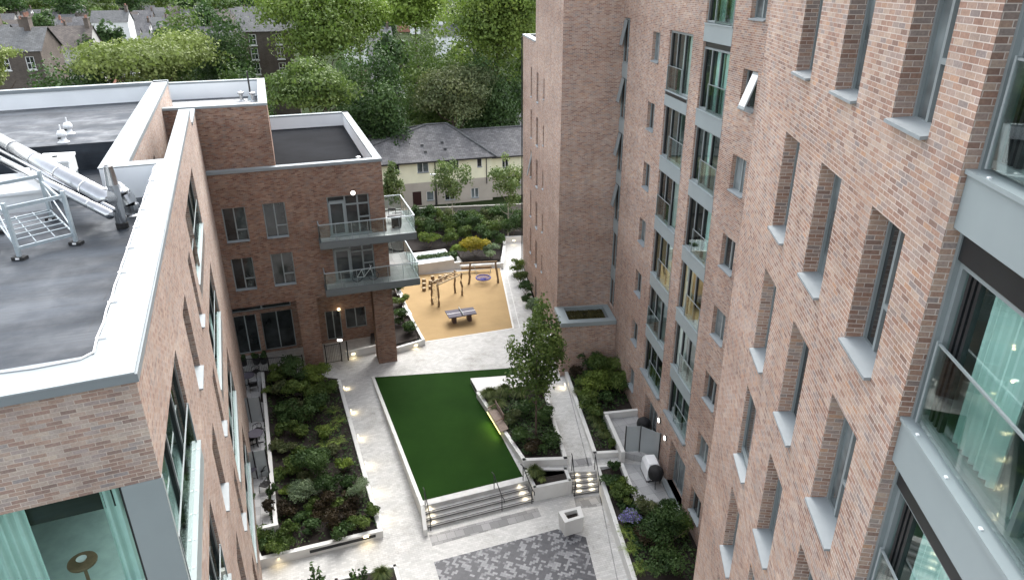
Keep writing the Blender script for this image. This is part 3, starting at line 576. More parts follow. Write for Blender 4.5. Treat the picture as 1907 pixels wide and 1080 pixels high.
# tower
mb = MB(); TW = 17.6; lo = 10.6; ops = []; tj = []
for k, z in enumerate((15.92, 12.75, 9.6, 6.3, 3.1)):
    for (u0, u1, h, s) in ((12.35, 13.0, 2.2, -.05), (9.1, 10.0, 2.1, 0), (6.4, 6.85, 1.4, .65)): ops.append((u0, u1, z + s, z + s + h, .46)); tj.append((u0, u1, z + s, z + s + h))
ops.append((9.1, 10.0, .1, 2.1, .18)); tj.append((9.1, 10.0, .1, 2.1)); ops.append((6.4, 6.85, .8, 2.1, .18)); tj.append((6.4, 6.85, .8, 2.1))
mb.wall(FTL, 0, lo, -1, 27, [o for o in ops if o[1] < lo], .18); mb.wall(FTL, lo, TW, -1, 20.0, [o for o in ops if o[0] > lo], .18)
mb.wall(FTF, 0, 3.5, -1, 27)
P = FTL.pt
mb.face([P(lo, 0, 20), P(lo, 9, 20), P(lo, 9, 27), P(lo, 0, 27)]); mb.face([P(0, 0, 27), P(lo, 0, 27), P(lo, 9, 27), P(0, 9, 27)])
mb.face([P(TW, 0, -1), P(TW, 9, -1), P(TW, 9, 20), P(TW, 0, 20)]); mb.face([P(0, 9, -1), P(TW, 9, -1), P(TW, 9, 20), P(0, 9, 20)])
obj('tower_wall', mb, M_brickR, tall)
mb = MB(); mb.fbox(FTL, lo + .01, TW + .05, -.05, .45, 20.0, 20.12); mb.fbox(FTL, TW - .4, TW + .05, .45, 9, 20.0, 20.12); obj('coping', mb, M_coping, tall)
mb = MB(); mb.fbox(FTL, lo, TW - .4, .45, 9, 19.4, 19.45); obj('roof', mb, M_mem, tall)
for u0, u1, z0, z1 in tj: window(tall, FTL, u0, u1, z0, z1, .38, (), ((0, 1, .3),), M_pane, True, bar=.05)
mb = MB(); q = [P(12.45, -.02, 10.0), P(12.98, -.02, 10.0), P(12.98, -.42, 10.25), P(12.45, -.42, 10.25)]; q = [P(12.4, -.3, 9.75), P(12.95, -.25, 9.72), P(12.95, .12, 11.6), P(12.4, .12, 11.6)]; mb.hexa(q, [p + Vector((-.05, 0, .02)) for p in q]); obj('open_sash', mb, M_frame, tall)
mb = MB(); mb.tube([P(TW + .06, -.08, 0), P(TW + .06, -.08, 19.9)], .05, 8); obj('drainpipe', mb, M_darkframe, tall)
# annex (entrance lodge with planted roof)
ann = thing('entrance_lodge', 'low flat-roofed brick entrance lodge with mossy planted roof at the foot of the tower', 'entrance building', FM.pt(11.4, -1.8, 0))
A0, A1, AZ = 9.95, 12.39, 3.95; r0 = -3.62
FAF = Fr(FM.pt(A0, r0, 0), 83.5, -1); FAF.n = (-FAF.n[0], -FAF.n[1]) if FAF.n[1] < 0 else FAF.n; FAL = Fr(FM.pt(A0, r0, 0), -6.5, 1)
mb = MB(); mb.wall(FAF, 0, 3.6, -1, AZ - .28); mb.wall(FAL, 0, A1 - A0, -1, AZ - .28, [(.95, 1.95, .02, 2.9, .5)]); obj('wall', mb, M_brickR, ann)
mb = MB(); mb.fbox(FAL, .95, 1.95, .45, .5, .02, 2.9); obj('door', mb, M_pane, ann)
mb = MB(); e = .06
mb.fbox(FAL, -e, .42, -e, 3.6, AZ - .28, AZ); mb.fbox(FAL, A1 - A0 - .2, A1 - A0, -e, 3.6, AZ - .28, AZ); mb.fbox(FAL, .42, A1 - A0 - .2, -e, .55, AZ - .28, AZ); mb.fbox(FAL, .42, A1 - A0 - .2, 3.2, 3.6, AZ - .28, AZ); obj('coping', mb, M_grey, ann)
mb = MB(); mb.fbox(FAL, .42, A1 - A0 - .2, .55, 3.2, AZ - .5, AZ - .3); obj('gravel_edge', mb, M_block, ann)
Pp = np.array([tuple(FAL.pt(rng.uniform(.5, A1 - A0 - .28), rng.uniform(.63, 3.1), AZ - .27 + rng.uniform(0, .05))) for _ in range(2600)]); V, rd = leaves(Pp, np.tile((0, 0, 1.0), (len(Pp), 1)), .10, rng.uniform(0, 1, len(Pp)), 1.2); leafobj('planted_roof', V, rd, LEAF['sedum'], ann)
mb = MB(); mb.lathe(FAL.pt(.62, -.06, 2.15), [(.0, -.07), (.07, -.05), (.07, .05), (0, .07)], 10); obj('wall_lamp', mb, M_lampw, ann)
mb = MB(); mb.fbox(FAL, 1.35, 1.5, -.14, 0, 3.05, 3.3); obj('door_camera', mb, M_black, ann)
# ------------------------------------------------------------------ nearest right block
near = thing('apartment_building', 'nearest right brick block with tall deep-set windows and pale grey sloped sills', 'apartment block', FN.pt(2, 5, -1))
NC = [(2.74, 3.92), (.0, 1.18), (-2.67, -1.45)]; NZ = [22.27, 18.94, 15.83, 12.70, 9.58, 6.45, 3.3]; ops = []; wj = []
for c, (a, b) in enumerate(NC):
    for k, z in enumerate(NZ): ops.append((a, b, z, z + 2.12, .32)); wj.append((a, b, z, z + 2.12, c, k))
NE = -3.62; NEnd = -11
ops.append((NEnd + .2, NE, -.5, 26.5, .24))
mb = MB(); mb.wall(FN, NEnd, 7.2, -1, 27, ops, .32); P = FN.pt
mb.face([P(7.2, 0, -1), P(7.2, 10, -1), P(7.2, 10, 27), P(7.2, 0, 27)]); mb.face([P(NEnd, 0, 27), P(7.2, 0, 27), P(7.2, 10, 27), P(NEnd, 10, 27)]); mb.face([P(NEnd, 10, -1), P(7.2, 10, -1), P(7.2, 10, 27), P(NEnd, 10, 27)]); mb.face([P(NEnd, 0, -1), P(NEnd, 10, -1), P(NEnd, 10, 27), P(NEnd, 0, 27)])
obj('wall', mb, M_brickR, near)
for a, b, z0, z1, c, k in wj:
    shallow = (c == 2 and k > 90) or (c == 0 and k == 3) or (c == 1 and k == 4)
    window(near, FN, a + .002, b - .002, z0, z1, .10 if shallow else .26, (.62,) if not shallow else (), ((0, .62, .38),) if not shallow else ((0, 1, .12),), M_paneg if (c + k) % 3 else M_pane, True, over=.09)
def nbay(z0, z1):
    o = juliet(near, FN, -7.2, NE - .06, z0, z1, .22, (2.6, M_room, ((.60, .86), (.30, .5)), M_curtain), True, (.40,), (.0, .97), False)
    for k in range(3): mb = MB(); mb.fbox(FN, NE - .30 - k * .11, NE - .24 - k * .11, .25, .31, z0 + .08, z1 - .08); obj('sliding_track', mb, M_darkframe, o)
    mb = MB(); mb.fbox(FN, -7.25, NE - .05, .18, .30, z1 + .002, z1 + .30); obj('blind_box', mb, M_darkframe, near)
for z in (22.14, 18.99, 15.85, 12.7): 
    spandrel(near, FN, NEnd + .25, NE - .01, z - .66, z, .07, .5); nbay(z + .05, z + 3.15 - .66 - .36)
mb = MB()
mb.fbox(FN, NE - .06, NE - .001, .16, .40, -.4, 26.4); mb.fbox(FN, -7.4, -7.2, .2, .5, -.4, 26.4); obj('bay_post', mb, M_frame, near)
# ------------------------------------------------------------------ near left block
zd = ZC - 1.1
uc = FL.inv(G(331, 294, ZC))[0]; ue = FL.inv(G(352, 203, ZC))[0]
fa = G(0, 735, ZC); fyaw = math.degrees(math.atan2(LA[0] - fa[0], LA[1] - fa[1]))
FF = Fr(LA, fyaw, -1); FF.n = (-FF.n[0], -FF.n[1]) if FF.n[1] < 0 else FF.n      # front face of the block, u negative to the left
# where the courtyard face meets the wing
den = FL.d[0] * FW.n[0] + FL.d[1] * FW.n[1]; uJ = ((FW.O[0] - FL.O[0]) * FW.n[0] + (FW.O[1] - FL.O[1]) * FW.n[1]) / den
uJW = FW.inv(FL.pt(uJ, 0, 0))[0]
left = thing('apartment_building', 'near left brick block with a dark flat roof edged by wide pale metal coping', 'apartment block', FL.pt(8, 6, LC))
zB, zS = FL.hit(349, 571)[1], FL.hit(371.3, 732)[1]; dz = zB - FL.hit(400, 810)[1]
ops, wj = [], []
def lw(a, b, z0, z1): ops.append((a, b, z0, z1, .3)); wj.append((a, b, z0, z1))
uB = (FL.hit(371.3, 732)[0] + .15, FL.hit(349, 571)[0]); uA = (FL.hit(384.2, 655)[0] + .15, FL.hit(356.5, 489)[0])
for k in range(5):
    for a, b in (uB, uA):
        z0 = zS - dz * k + .02; z1 = z0 + 2.35
        if z0 > LC + .3: lw(a, b, z0, z1)
bz1 = FL.hit(298, 911)[1]                 # underside of the corner parapet
uj = FL.hit(329.6, 664)[0]
jz = [(bz1 - 2.55, bz1), (bz1 - dz - 2.6, bz1 - dz + .0), (bz1 - 2 * dz - 2.6, bz1 - 2 * dz)]
ops.append((.002, uj, jz[0][0], jz[0][1], .22)); 
for z0, z1 in jz[1:]: ops.append((.5, uj, z0, z1, .22))
uo = (FL.hit(338, 370)[0], FL.hit(356, 308)[0]); zo = FL.hit(356, 308)[1] - .1
oz = [(zo - 2.5 - dz * k, zo - dz * k) for k in range(4)]
for z0, z1 in oz: ops.append((uo[0], uo[1], z0, z1, .25))
mb = MB(); mb.wall(FL, 0, ue, LC - .3, ZC - .14, ops, .3); mb.wall(FL, ue, uJ, LC - .3, 17.6, (), .3)
mb.wall(FF, -14, 0, LC - .3, bz1 - 2.62, [], .3); mb.wall(FF, -14, 0, bz1, ZC - .14, [], .3)
P = FL.pt
wr0, wr1 = 1.62, 2.42                     # recessed wall beyond the notch
mb.face([P(uc, 0, 14), P(uc, wr0, 14), P(uc, wr0, ZC - .14), P(uc, 0, ZC - .14)])
rw = (uc + 5.2, uc + 8.2, 14.3, 17.0, .25); uend = FL.inv(G(310, 150, ZC))[0] + .3
fr = Fr(P(uc, wr0, 0), LY, -1); mb.wall(fr, 0, uend - uc, 14, ZC - .14, [(5.2, 8.2, 14.3, 16.9, .25)], .25)
mb.face([P(ue, .4, 14), P(ue, 0, 14), P(ue, 0, ZC - .14), P(ue, .4, ZC - .14)]); mb.face([P(uc, .4, 14), P(ue, .4, 14), P(ue, .4, ZC - .14), P(uc, .4, ZC - .14)])
mb.face([P(ue, .4, 14), P(uJ, .4, 14), P(uJ, .4, 17.6), P(ue, .4, 17.6)])
obj('wall', mb, M_brickL, left)
window(left, fr, 5.22, 8.18, 14.32, 16.88, .2, (.33, .66), (), M_pane, False, M_frame)
mb = MB(); mb.fbox(FL, uc, uJ, .4, wr0, 13.8, 14.0); obj('terrace_floor', mb, M_slab, left)
for a, b, z0, z1 in wj: window(left, FL, a + .002, b - .002, z0, z1, .24, (.6,), ((0, .6, .38),), M_paneg, True, over=.10)
# corner bay, its lower copies and the far bay
z0, z1 = jz[0]
juliet(left, FL, .12, uj - .03, z0, z1, .07, None, True, (.34, .68), (.0, 1))
spandrel(left, FL, .1, uj, z0 - .62, z0 + .008, -.07, .5); 
for a, b in jz[1:]:
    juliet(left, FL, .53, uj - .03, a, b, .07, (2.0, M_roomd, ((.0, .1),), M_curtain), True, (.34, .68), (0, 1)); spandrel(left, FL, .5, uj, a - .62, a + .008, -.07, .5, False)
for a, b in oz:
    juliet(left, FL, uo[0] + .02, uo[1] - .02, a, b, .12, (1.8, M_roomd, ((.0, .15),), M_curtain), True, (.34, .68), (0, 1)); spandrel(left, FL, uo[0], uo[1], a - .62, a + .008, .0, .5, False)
# corner window on the front face
fz0 = jz[0][0]
mb = MB(); mb.fbox(FF, -.62, .004, -.012, .12, fz0 - .1, z1 - .002); mb.fbox(FL, -.006, .118, -.01, .3, fz0 - .1, z1 - .003); mb.fbox(FF, -14, -.62, .03, .12, fz0 - .12, fz0 + .06); mb.fbox(FF, -3.35, -3.0, .03, .14, fz0 + .06, z1)
fw = obj('window', mb, M_grey, left); mb = MB(); mb.fbox(FF, -.66, -.622, .02, .12, fz0 + .06, z1); obj('window_gasket', mb, M_darkframe, fw); mb = MB(); mb.fbox(FF, -3.0, -2.97, .02, .12, fz0 + .06, z1); obj('window_gasket', mb, M_darkframe, fw)
mb = MB(); mb.face([FF.pt(-14, .08, fz0), FF.pt(-.64, .08, fz0), FF.pt(-.64, .08, z1), FF.pt(-14, .08, z1)]); obj('pane', mb, M_glass, fw)
mb = MB(); q = FF.pt
mb.face([q(-8, .13, fz0 - .05), q(-.3, .13, fz0 - .05), q(-.3, 5, fz0 - .05), q(-8, 5, fz0 - .05)]); obj('room_floor', mb, M_carpet, fw)
mb = MB(); mb.face([q(-8, 5, fz0), q(-.3, 5, fz0), q(-.3, 5, z1), q(-8, 5, z1)]); mb.face([q(-8, .1, z1 + .03), q(-.3, .1, z1 + .03), q(-.3, 5, z1 + .03), q(-8, 5, z1 + .03)]); mb.face([q(-8, .3, fz0), q(-8, 5, fz0), q(-8, 5, z1), q(-8, .3, z1)]); obj('room_lining', mb, M_room, fw)
mb = MB(); curtain(mb, FF, -2.85, -2.1, .3, fz0, z1 - .02); curtain(mb, FF, -1.02, -.70, .3, fz0, z1 - .02); obj('curtain', mb, M_curtain, fw, smooth=True)
p = FF.pt(-1.72, .78, fz0 - .05)
t = thing('side_table', 'round brown side table with a pale dish, seen inside through the lower left corner window', 'table', p)
mb = MB(); mb.lathe(p, [(.0, .62), (.24, .62), (.25, .65), (.24, .68), (0, .68)], 24); mb.lathe(p, [(.14, 0), (.14, .03), (.03, .05), (.03, .62)], 12); obj('table_top', mb, M_wood, t)
mb = MB(); mb.lathe(p, [(.0, .69), (.06, .69), (.09, .73), (.08, .73), (0, .70)], 16); obj('dish', mb, M_whitep, t)
# roof: copings, lining, decks
mb = MB(); e = .05; q2 = FF.pt
def cop(mb, fr, u0, u1, w0, w1, z=ZC): mb.fbox(fr, u0, u1, w0, w1, z - .03, z)
cw = .66
i0 = FL.inv(G(178, 660, ZC))
mb.prism([FL.pt(0, 0, 0) + Vector((.04, -.05, 0)), FL.pt(uc + .04, -.05, 0), FL.pt(uc - .66, cw, 0), FL.pt(i0[0], cw, 0)], ZC - .03, ZC)
mb.prism([FL.pt(0, 0, 0) + Vector((.04, -.05, 0)), FL.pt(i0[0], cw, 0), G(-560, 780, ZC), FF.pt(-14, -.05, 0)], ZC - .03, ZC)
mb.prism([FL.pt(uc + .04, -.05, 0), FL.pt(uc + .06, wr0 + .02, 0), FL.pt(uc - .62, 2.45, 0), FL.pt(uc - .66, cw, 0)], ZC - .03, ZC)
mb.prism([FL.pt(uc + .06, wr0 - .03, 0), FL.pt(uend, wr0 - .03, 0), FL.pt(uend, 2.45, 0), FL.pt(uc - .62, 2.45, 0)], ZC - .03, ZC)
mb.prism([FL.pt(uc + .06, -.05, 0), FL.pt(ue, -.05, 0), FL.pt(ue, .46, 0), FL.pt(uc + .06, .46, 0)], ZC - .03, ZC)
mb.prism([FL.pt(ue + .01, -.05, 0), FL.pt(uJ, -.05, 0), FL.pt(uJ, .46, 0), FL.pt(ue + .01, .46, 0)], 17.6, 17.75)
bk0, bk1 = G(-60, 171.5, ZC), G(312, 150, ZC); bd = Vector((bk1[0] - bk0[0], bk1[1] - bk0[1], 0)).normalized(); bn = Vector((-bd.y, bd.x, 0))
ext0 = bk0 - bd * 16
mb.prism([ext0 - bn * .6, bk1 - bn * .6, bk1, ext0], ZC - .03, ZC); obj('coping', mb, M_coping, left)
mb = MB(); mb.fbox(FL, -.06, uc, -.055, .3, ZC - .18, ZC - .032); mb.fbox(FF, -14, .03, -.055, .3, ZC - .181, ZC - .033); mb.fbox(FL, uc, ue, -.055, .3, ZC - .18, ZC - .032)
mb.fbox(FL, uc - .6, uc + .05, .3, wr0, ZC - .179, ZC - .034); mb.fbox(fr, .05, uend - uc, -.035, .2, ZC - .178, ZC - .035); obj('coping_edge', mb, M_copedge, left)
mb = MB(); li = .60
mb.face([P(i0[0], li, zd - 1.4), P(uc - .7, li, zd - 1.4), P(uc - .7, li, ZC - .03), P(i0[0], li, ZC - .03)]); mb.face([P(uc - .7, li, zd - .3), P(uc - .7, 2.4, zd - .3), P(uc - .7, 2.4, ZC - .03), P(uc - .7, li, ZC - .03)])
mb.face([P(uc - .7, 2.4, zd - .3), P(uend, 2.4, zd - .3), P(uend, 2.4, ZC - .03), P(uc - .7, 2.4, ZC - .03)])
b1, b0 = bk1 - bn * .55, ext0 - bn * .55; mb.face([(b0.x, b0.y, zd), (b1.x, b1.y, zd), (b1.x, b1.y, ZC - .2), (b0.x, b0.y, ZC - .2)])
a_ = FF.pt(-14, .62, 0); c_ = FL.pt(i0[0], li, 0); mb.face([(a_.x, a_.y, zd), (c_.x, c_.y, zd), (c_.x, c_.y, ZC - .03), (a_.x, a_.y, ZC - .03)]); obj('parapet_lining', mb, M_lining, left)
mb = MB(); b1, b0 = bk1 - bn * .6, ext0 - bn * .6; mb.face([(b0.x, b0.y, ZC - .2), (b1.x, b1.y, ZC - .2), (b1.x, b1.y, ZC - .031), (b0.x, b0.y, ZC - .031)]); b1, b0 = bk1, ext0; mb.face([(b0.x, b0.y, LC), (b1.x, b1.y, LC), (b1.x, b1.y, ZC - .031), (b0.x, b0.y, ZC - .031)]); obj('back_wall', mb, M_copedge, left)
up0 = sum(FL.inv(G(*p, zd))[0] for p in ((0, 404), (150, 378))) / 2; up1 = sum(FL.inv(G(*p, zd))[0] for p in ((70, 274), (215, 263))) / 2; pz = zd - 1.25
mb = MB(); wl = 34
mb.prism([FL.pt(i0[0] - .5, li, 0), FL.pt(uc - .7, li, 0), FL.pt(uc - .7, 2.9, 0), FL.pt(up0, 2.9, 0), FL.pt(up0 - 1.5, wl, 0), FF.pt(-26, .6, 0)], zd - 1.6, zd)
mb.prism([FL.pt(up1, 2.4, 0), FL.pt(uend, 2.4, 0), FL.pt(uend, wl, 0), FL.pt(up1, wl, 0)], zd - 1.6, zd); obj('roof_deck', mb, M_mem, left)
mb = MB(); mb.prism([FL.pt(uc - .7, li, 0), FL.pt(up1 + .5, li, 0), FL.pt(up1 + .5, wl, 0), FL.pt(up0 - 2, wl, 0)], pz - .3, pz); obj('roof_well', mb, M_mem, left)
# thin safety cable with clips along the coping
mb = MB(); zc2 = ZC + .02; pts = [FL.pt(u, cw + .02 + .015 * math.sin(u * 5), zc2) for u in np.linspace(i0[0] + .05, uc - 1, 24)]; mb.tube(pts, .018, 6); mb.tube([FL.pt(i0[0] + .05, cw + .02, zc2), G(150, 668, zc2), G(60, 685, zc2), G(-100, 706, zc2)], .018, 6)
for u in np.linspace(i0[0] + .6, uc - 1.5, 9): mb.fbox(FL, u - .03, u + .03, cw - .12, cw + .05, ZC, ZC + .03)
tag(obj('roof_cable', mb, M_whitep), 'thin pale cable clipped along the inner edge of the left roof coping', 'cable')
# ------------------------------------------------------------------ things on the left roof
zp = zd + .95
def duct(label, a, b, r, z, bands, group='stainless ducts crossing the left roof'):
    p, q = G(*a, z), G(*b, z); d = (q - p).normalized(); p = p - d * 4; t = thing('steel_duct', label, 'duct', (p + q) / 2, 0, group)
    mb = MB(); mb.tube([p, q], r, 20); obj('duct_pipe', mb, M_stain, t, smooth=True)
    for k in bands:
        c = p + (q - p) * k; mb = MB(); mb.tube([c - d * .05, c + d * .05], r * 1.06, 20); obj('duct_band', mb, M_stain, t)
    return q
qe = duct('widest shiny steel duct crossing the left roof, top one of three', (0, 262), (200, 372), .27, zp, (.2, .38, .56, .74, .9))
duct('thin steel pipe running between the wide duct and the lowest duct on the left roof', (0, 281), (212, 391), .07, zp - .1, (.38, .74))
duct('medium steel duct nearest the grey frames, lowest of the three on the left roof', (0, 297), (205, 400), .13, zp - .1, (.3, .62, .9))
p = G(229, 424, zd); R = math.hypot(p.x, p.y); zt = at_dist(203, 308, R).z
t = thing('flue_stack', 'upright tapered stainless flue on the left roof in front of the white parapet', 'flue', p)
mb = MB(); mb.lathe(p, [(.155, 0), (.155, (zt - zd) * .68), (.17, (zt - zd) * .68), (.17, (zt - zd) * .70), (.12, zt - zd - .01), (.10, zt - zd), (.09, zt - zd - .05), (0, zt - zd - .06)], 24); obj('flue_pipe', mb, M_stain, t, smooth=False)
mb = MB(); mb.lathe(p, [(.175, -.0), (.175, .16), (.157, .18), (.157, .02)], 20); obj('rubber_boot', mb, M_rubberfoot, t)
p = G(246, 400, zd); t = thing('duct_elbow', 'ribbed steel duct elbow turning down through a round flange beside the flue', 'duct elbow', p); mb = MB()
pts = [p + Vector((0, 0, .06)), p + Vector((0, 0, .35)), p + Vector((-.12, .02, .62)), p + Vector((-.38, .06, .84)), qe]
for k in range(4):
    a, b = Vector(pts[k]), Vector(pts[k + 1]); mb.tube([a, a.lerp(b, .5)], .25, 18); mb.tube([a.lerp(b, .48), b], .262, 18)
obj('elbow_pipe', mb, M_stain, t); mb = MB(); mb.lathe(p, [(.42, 0), (.42, .05), (.34, .09), (.26, .1), (.26, 0)], 24); obj('flange', mb, M_stain, t)
# duct support frames
def stand(label, f1, f2, bl, group='steel stands on the left roof', hh=None):
    f1, f2, bl = G(*f1, zd), G(*f2, zd), G(*bl, zd); b1 = bl + (f1 - f2); h = 1.55
    t = thing('steel_stand', label, 'steel stand', (f1 + f2) / 2, 0, group)
    for n, b in enumerate((f1, f2, bl, b1)):
        mb = MB(); mb.beam(b + Vector((0, 0, .08)), b + Vector((0, 0, h)), .09); o = obj('leg', mb, M_galv, t)
        mb = MB(); mb.box(b.x - .17, b.x + .17, b.y - .1, b.y + .1, zd, zd + .085); obj('rubber_foot', mb, M_rubberfoot, o); mb = MB(); mb.box(b.x - .05, b.x + .05, b.y - .115, b.y - .1, zd + .03, zd + .075); obj('foot_label', mb, M_whitep, o)
    u = lambda a, z: a + Vector((0, 0, z)); mb = MB()
    for a, b, z in ((f1, f2, h - .15), (b1, bl, h - .15), (f1, b1, h - .35), (f2, bl, h - .35)): mb.beam(u(a, z), u(b, z), .05, .10)
    obj('top_rail', mb, M_galv, t); mb = MB()
    for a, b in ((f1, f2), (b1, bl)): mb.beam(u(a, .3), u(b, .3), .05, .09)
    for a, b in ((f1, b1), (f2, bl)): mb.beam(u(a, .33), u(b, .33), .04)
    obj('lower_rail', mb, M_galv, t); mb = MB()
    for k in range(1, 6): s = k / 6; mb.tube([u(f1.lerp(b1, s), .40), u(f2.lerp(bl, s), .40)], .018, 6)
    for k in (1, 2): s = k / 3; mb.tube([u(f1.lerp(f2, s), .37), u(b1.lerp(bl, s), .37)], .014, 6)
    obj('rung', mb, M_galv, t); mb = MB(); mb.tube([u(f1, .1), u(b1, h - .3)], .02, 6); mb.beam(u(f2, .45), u(bl, h - .4), .03); obj('brace', mb, M_galv, t); return t
stand('galvanised steel stand with a rung grille and white-tagged rubber feet on the left roof', (38, 483), (143, 455), (98, 410), None)
stand('second galvanised steel stand cut off by the left edge of the photo', (-125, 520), (-16, 470), (-55, 430), None)
# plant units
def unit(label, top, z, h):
    pts = [G(*p, z) for p in top]; c = sum((Vector(p) for p in pts), Vector()) / 4; t = thing('plant_unit', label, 'plant unit', (c.x, c.y, z - h))
    mb = MB(); mb.prism([c + (p - c) * .94 for p in pts], z - h, z - .1); obj('casing', mb, M_unit, t); mb = MB(); mb.prism(pts, z - .1, z); obj('lid', mb, M_unit, t)
    mb = MB(); mb.lathe((c.x, c.y, z), [(.1, 0), (.1, .06), (0, .07)], 12); obj('lid_cap', mb, M_darkframe, t)
    mb = MB(); mb.prism([c + (p - c) * .9 for p in pts], pz, z - h); obj('base_frame', mb, M_galv, t)
unit('long white plant unit behind the galvanised stands on the left roof', [(-60, 368), (92, 352), (76, 318), (-60, 332)], zd + .35, .75)
unit('small white plant unit behind the shiny ducts in the dark roof well', [(60, 303), (127, 300), (140, 283), (80, 286)], zd + .25, .7)
unit('low white plant unit half hidden below the shiny ducts in the roof well', [(42, 322), (75, 318), (80, 310), (45, 313)], zd - .3, .4)
for n, (px, py, l) in enumerate(((119, 266, 'white roof vent cowl nearer the ducts, left of two'), (130, 250, 'white roof vent cowl nearer the far parapet, right of two'))):
    p = G(px, py, zd); t = thing('roof_vent', l, 'roof vent', p); mb = MB(); mb.lathe(p, [(.26, 0), (.24, .05), (.14, .1), (.14, .28), (.2, .3), (.21, .42), (.14, .55), (0, .58)], 16); obj('vent_cowl', mb, M_whitep, t, smooth=True)
    mb = MB(); mb.lathe(p, [(.035, .55), (.03, .8), (0, .82)], 8); obj('vent_tip', mb, M_whitep, t); mb = MB(); mb.box(p.x - .09, p.x + .04, p.y - .23, p.y - .2, p.z + .2, p.z + .28); obj('vent_slot', mb, M_darkframe, t)
# ------------------------------------------------------------------ the wing on pillars
wing = thing('apartment_building', 'brown brick wing raised on square pillars with wrap-around grey balconies', 'apartment block', FW.pt(-5, 5, 0))
ZW, ZS = 14.05, 5.55; UT = -6.15
ops = [(-9.5, -8.2, 9.87, 11.97, .2), (-7.22, -5.93, 9.87, 12.03, .2), (-9.5, -8.25, 6.73, 8.8, .2), (-7.22, -5.9, 6.73, 8.84, .2), (-3.49, -.93, 9.52, 12.07, .22), (-3.49, -.93, 6.42, 8.95, .22)]
u0 = uJW
mb = MB(); mb.wall(FW, u0, 0, ZS, ZW, ops, .2); P = FW.pt
mb.face([P(0, 0, ZS), P(0, 18, ZS), P(0, 18, ZW), P(0, 0, ZW)]); mb.face([P(u0, 18, -1), P(0, 18, -1), P(0, 18, ZW), P(u0, 18, ZW)])
rb = [(-10.4, -8.9, .15, 3.1, .15), (-8.6, -6.5, .15, 3.1, .15), (-10.4, -6.5, 3.35, 5.0, .15), (-4.3, -3.2, .2, 2.5, .15), (-2.9, -1.4, .9, 2.5, .15)]  # left-bay glazing enlarged, its dark panes standing in for the recess shade
frb = Fr(P(0, 4.3, 0), FW.yaw, 1); frb.n = FW.n
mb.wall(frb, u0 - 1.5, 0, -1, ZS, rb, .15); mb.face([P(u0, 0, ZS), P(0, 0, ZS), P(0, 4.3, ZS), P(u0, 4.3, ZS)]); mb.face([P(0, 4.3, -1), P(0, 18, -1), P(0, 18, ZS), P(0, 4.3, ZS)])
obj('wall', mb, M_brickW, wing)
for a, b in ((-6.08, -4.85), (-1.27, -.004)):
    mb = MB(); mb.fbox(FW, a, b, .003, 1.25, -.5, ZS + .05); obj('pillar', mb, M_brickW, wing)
for k, o in enumerate(ops[:4]): window(wing, FW, o[0] + .002, o[1] - .002, o[2], o[3], .14, (.5,), ((.5, 1, .33),), M_pane, True, over=.06)
for o in ops[4:]:
    x = window(wing, FW, o[0] + .002, o[1] - .002, o[2], o[3], .14, (.42, .72), ((.42, 1, .76), (.72, 1, .42), (.03, .42, .86)), M_pane, False, bar=.08); mb = MB(); a, b = o[0] + .08, o[0] + 1.02; z = o[2]
    for q in ((a, a + .1, z, z + 2.15), (b - .1, b, z, z + 2.15), (a + .1, b - .1, z + 2.05, z + 2.15), (a + .1, b - .1, z, z + .14)): mb.fbox(FW, q[0], q[1], .10, .138, q[2], q[3])
    obj('balcony_door', mb, M_grey, x); mb = MB(); mb.fbox(FW, o[0] - .05, o[1] + .02, -.14, .12, o[2] - .01, o[2] + .05); obj('threshold', mb, M_sill, x)
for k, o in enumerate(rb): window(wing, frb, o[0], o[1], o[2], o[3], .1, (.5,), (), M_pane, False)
mb = MB(); mb.lathe(P(-2.05, -.03, 0) + Vector((0, 0, 12.42)), [(0, 0)], 3) if False else None
def roundlamp(parent, fr, u, w, z, r=.13, name='wall_lamp'):
    mb = MB(); n = 18; c = [fr.pt(u + math.cos(i * 2 * math.pi / n) * r, w, z + math.sin(i * 2 * math.pi / n) * r) for i in range(n)]; c2 = [fr.pt(u + math.cos(i * 2 * math.pi / n) * r, w - .07, z + math.sin(i * 2 * math.pi / n) * r) for i in range(n)]; mb.hexa(c, c2); o = obj(name, mb, M_black, parent)
    mb = MB(); r *= .8; c = [fr.pt(u + math.cos(i * 2 * math.pi / n) * r, w - .071, z + math.sin(i * 2 * math.pi / n) * r) for i in range(n)]; c2 = [fr.pt(u + math.cos(i * 2 * math.pi / n) * r, w - .10, z + math.sin(i * 2 * math.pi / n) * r) for i in range(n)]; mb.hexa(c, c2); obj('lens', mb, M_lampw, o)
q = FW.hit(657, 359); roundlamp(wing, FW, q[0], 0, q[1], .17)
# coping, low roof and its parapet
mb = MB(); k = .42
for a in ((u0, .06, -.05, k), (-k, .06, k, 18), (UT, .06, 18 - k, 18.05)): mb.fbox(FW, *a, ZW, ZW + .13)
obj('coping', mb, M_coping, wing)
mb = MB(); mb.fbox(FW, u0, .07, -.06, .1, ZW - .05, ZW + .10); obj('coping_edge', mb, M_copedge, wing)
mb = MB(); mb.face([P(-k, k, 13.1), P(-k, 18 - k, 13.1), P(-k, 18 - k, ZW), P(-k, k, ZW)]); mb.face([P(UT, 18 - k, 13.1), P(-k, 18 - k, 13.1), P(-k, 18 - k, ZW), P(UT, 18 - k, ZW)]); mb.face([P(UT, k, 13.1), P(-k, k, 13.1), P(-k, k, ZW), P(UT, k, ZW)]); obj('parapet_lining', mb, M_lining, wing)
mb = MB(); mb.face([P(u0, .2, 13.12), P(-k, .2, 13.12), P(-k, 18 - k, 13.12), P(u0, 18 - k, 13.12)]); obj('roof_deck', mb, M_mem2, wing)
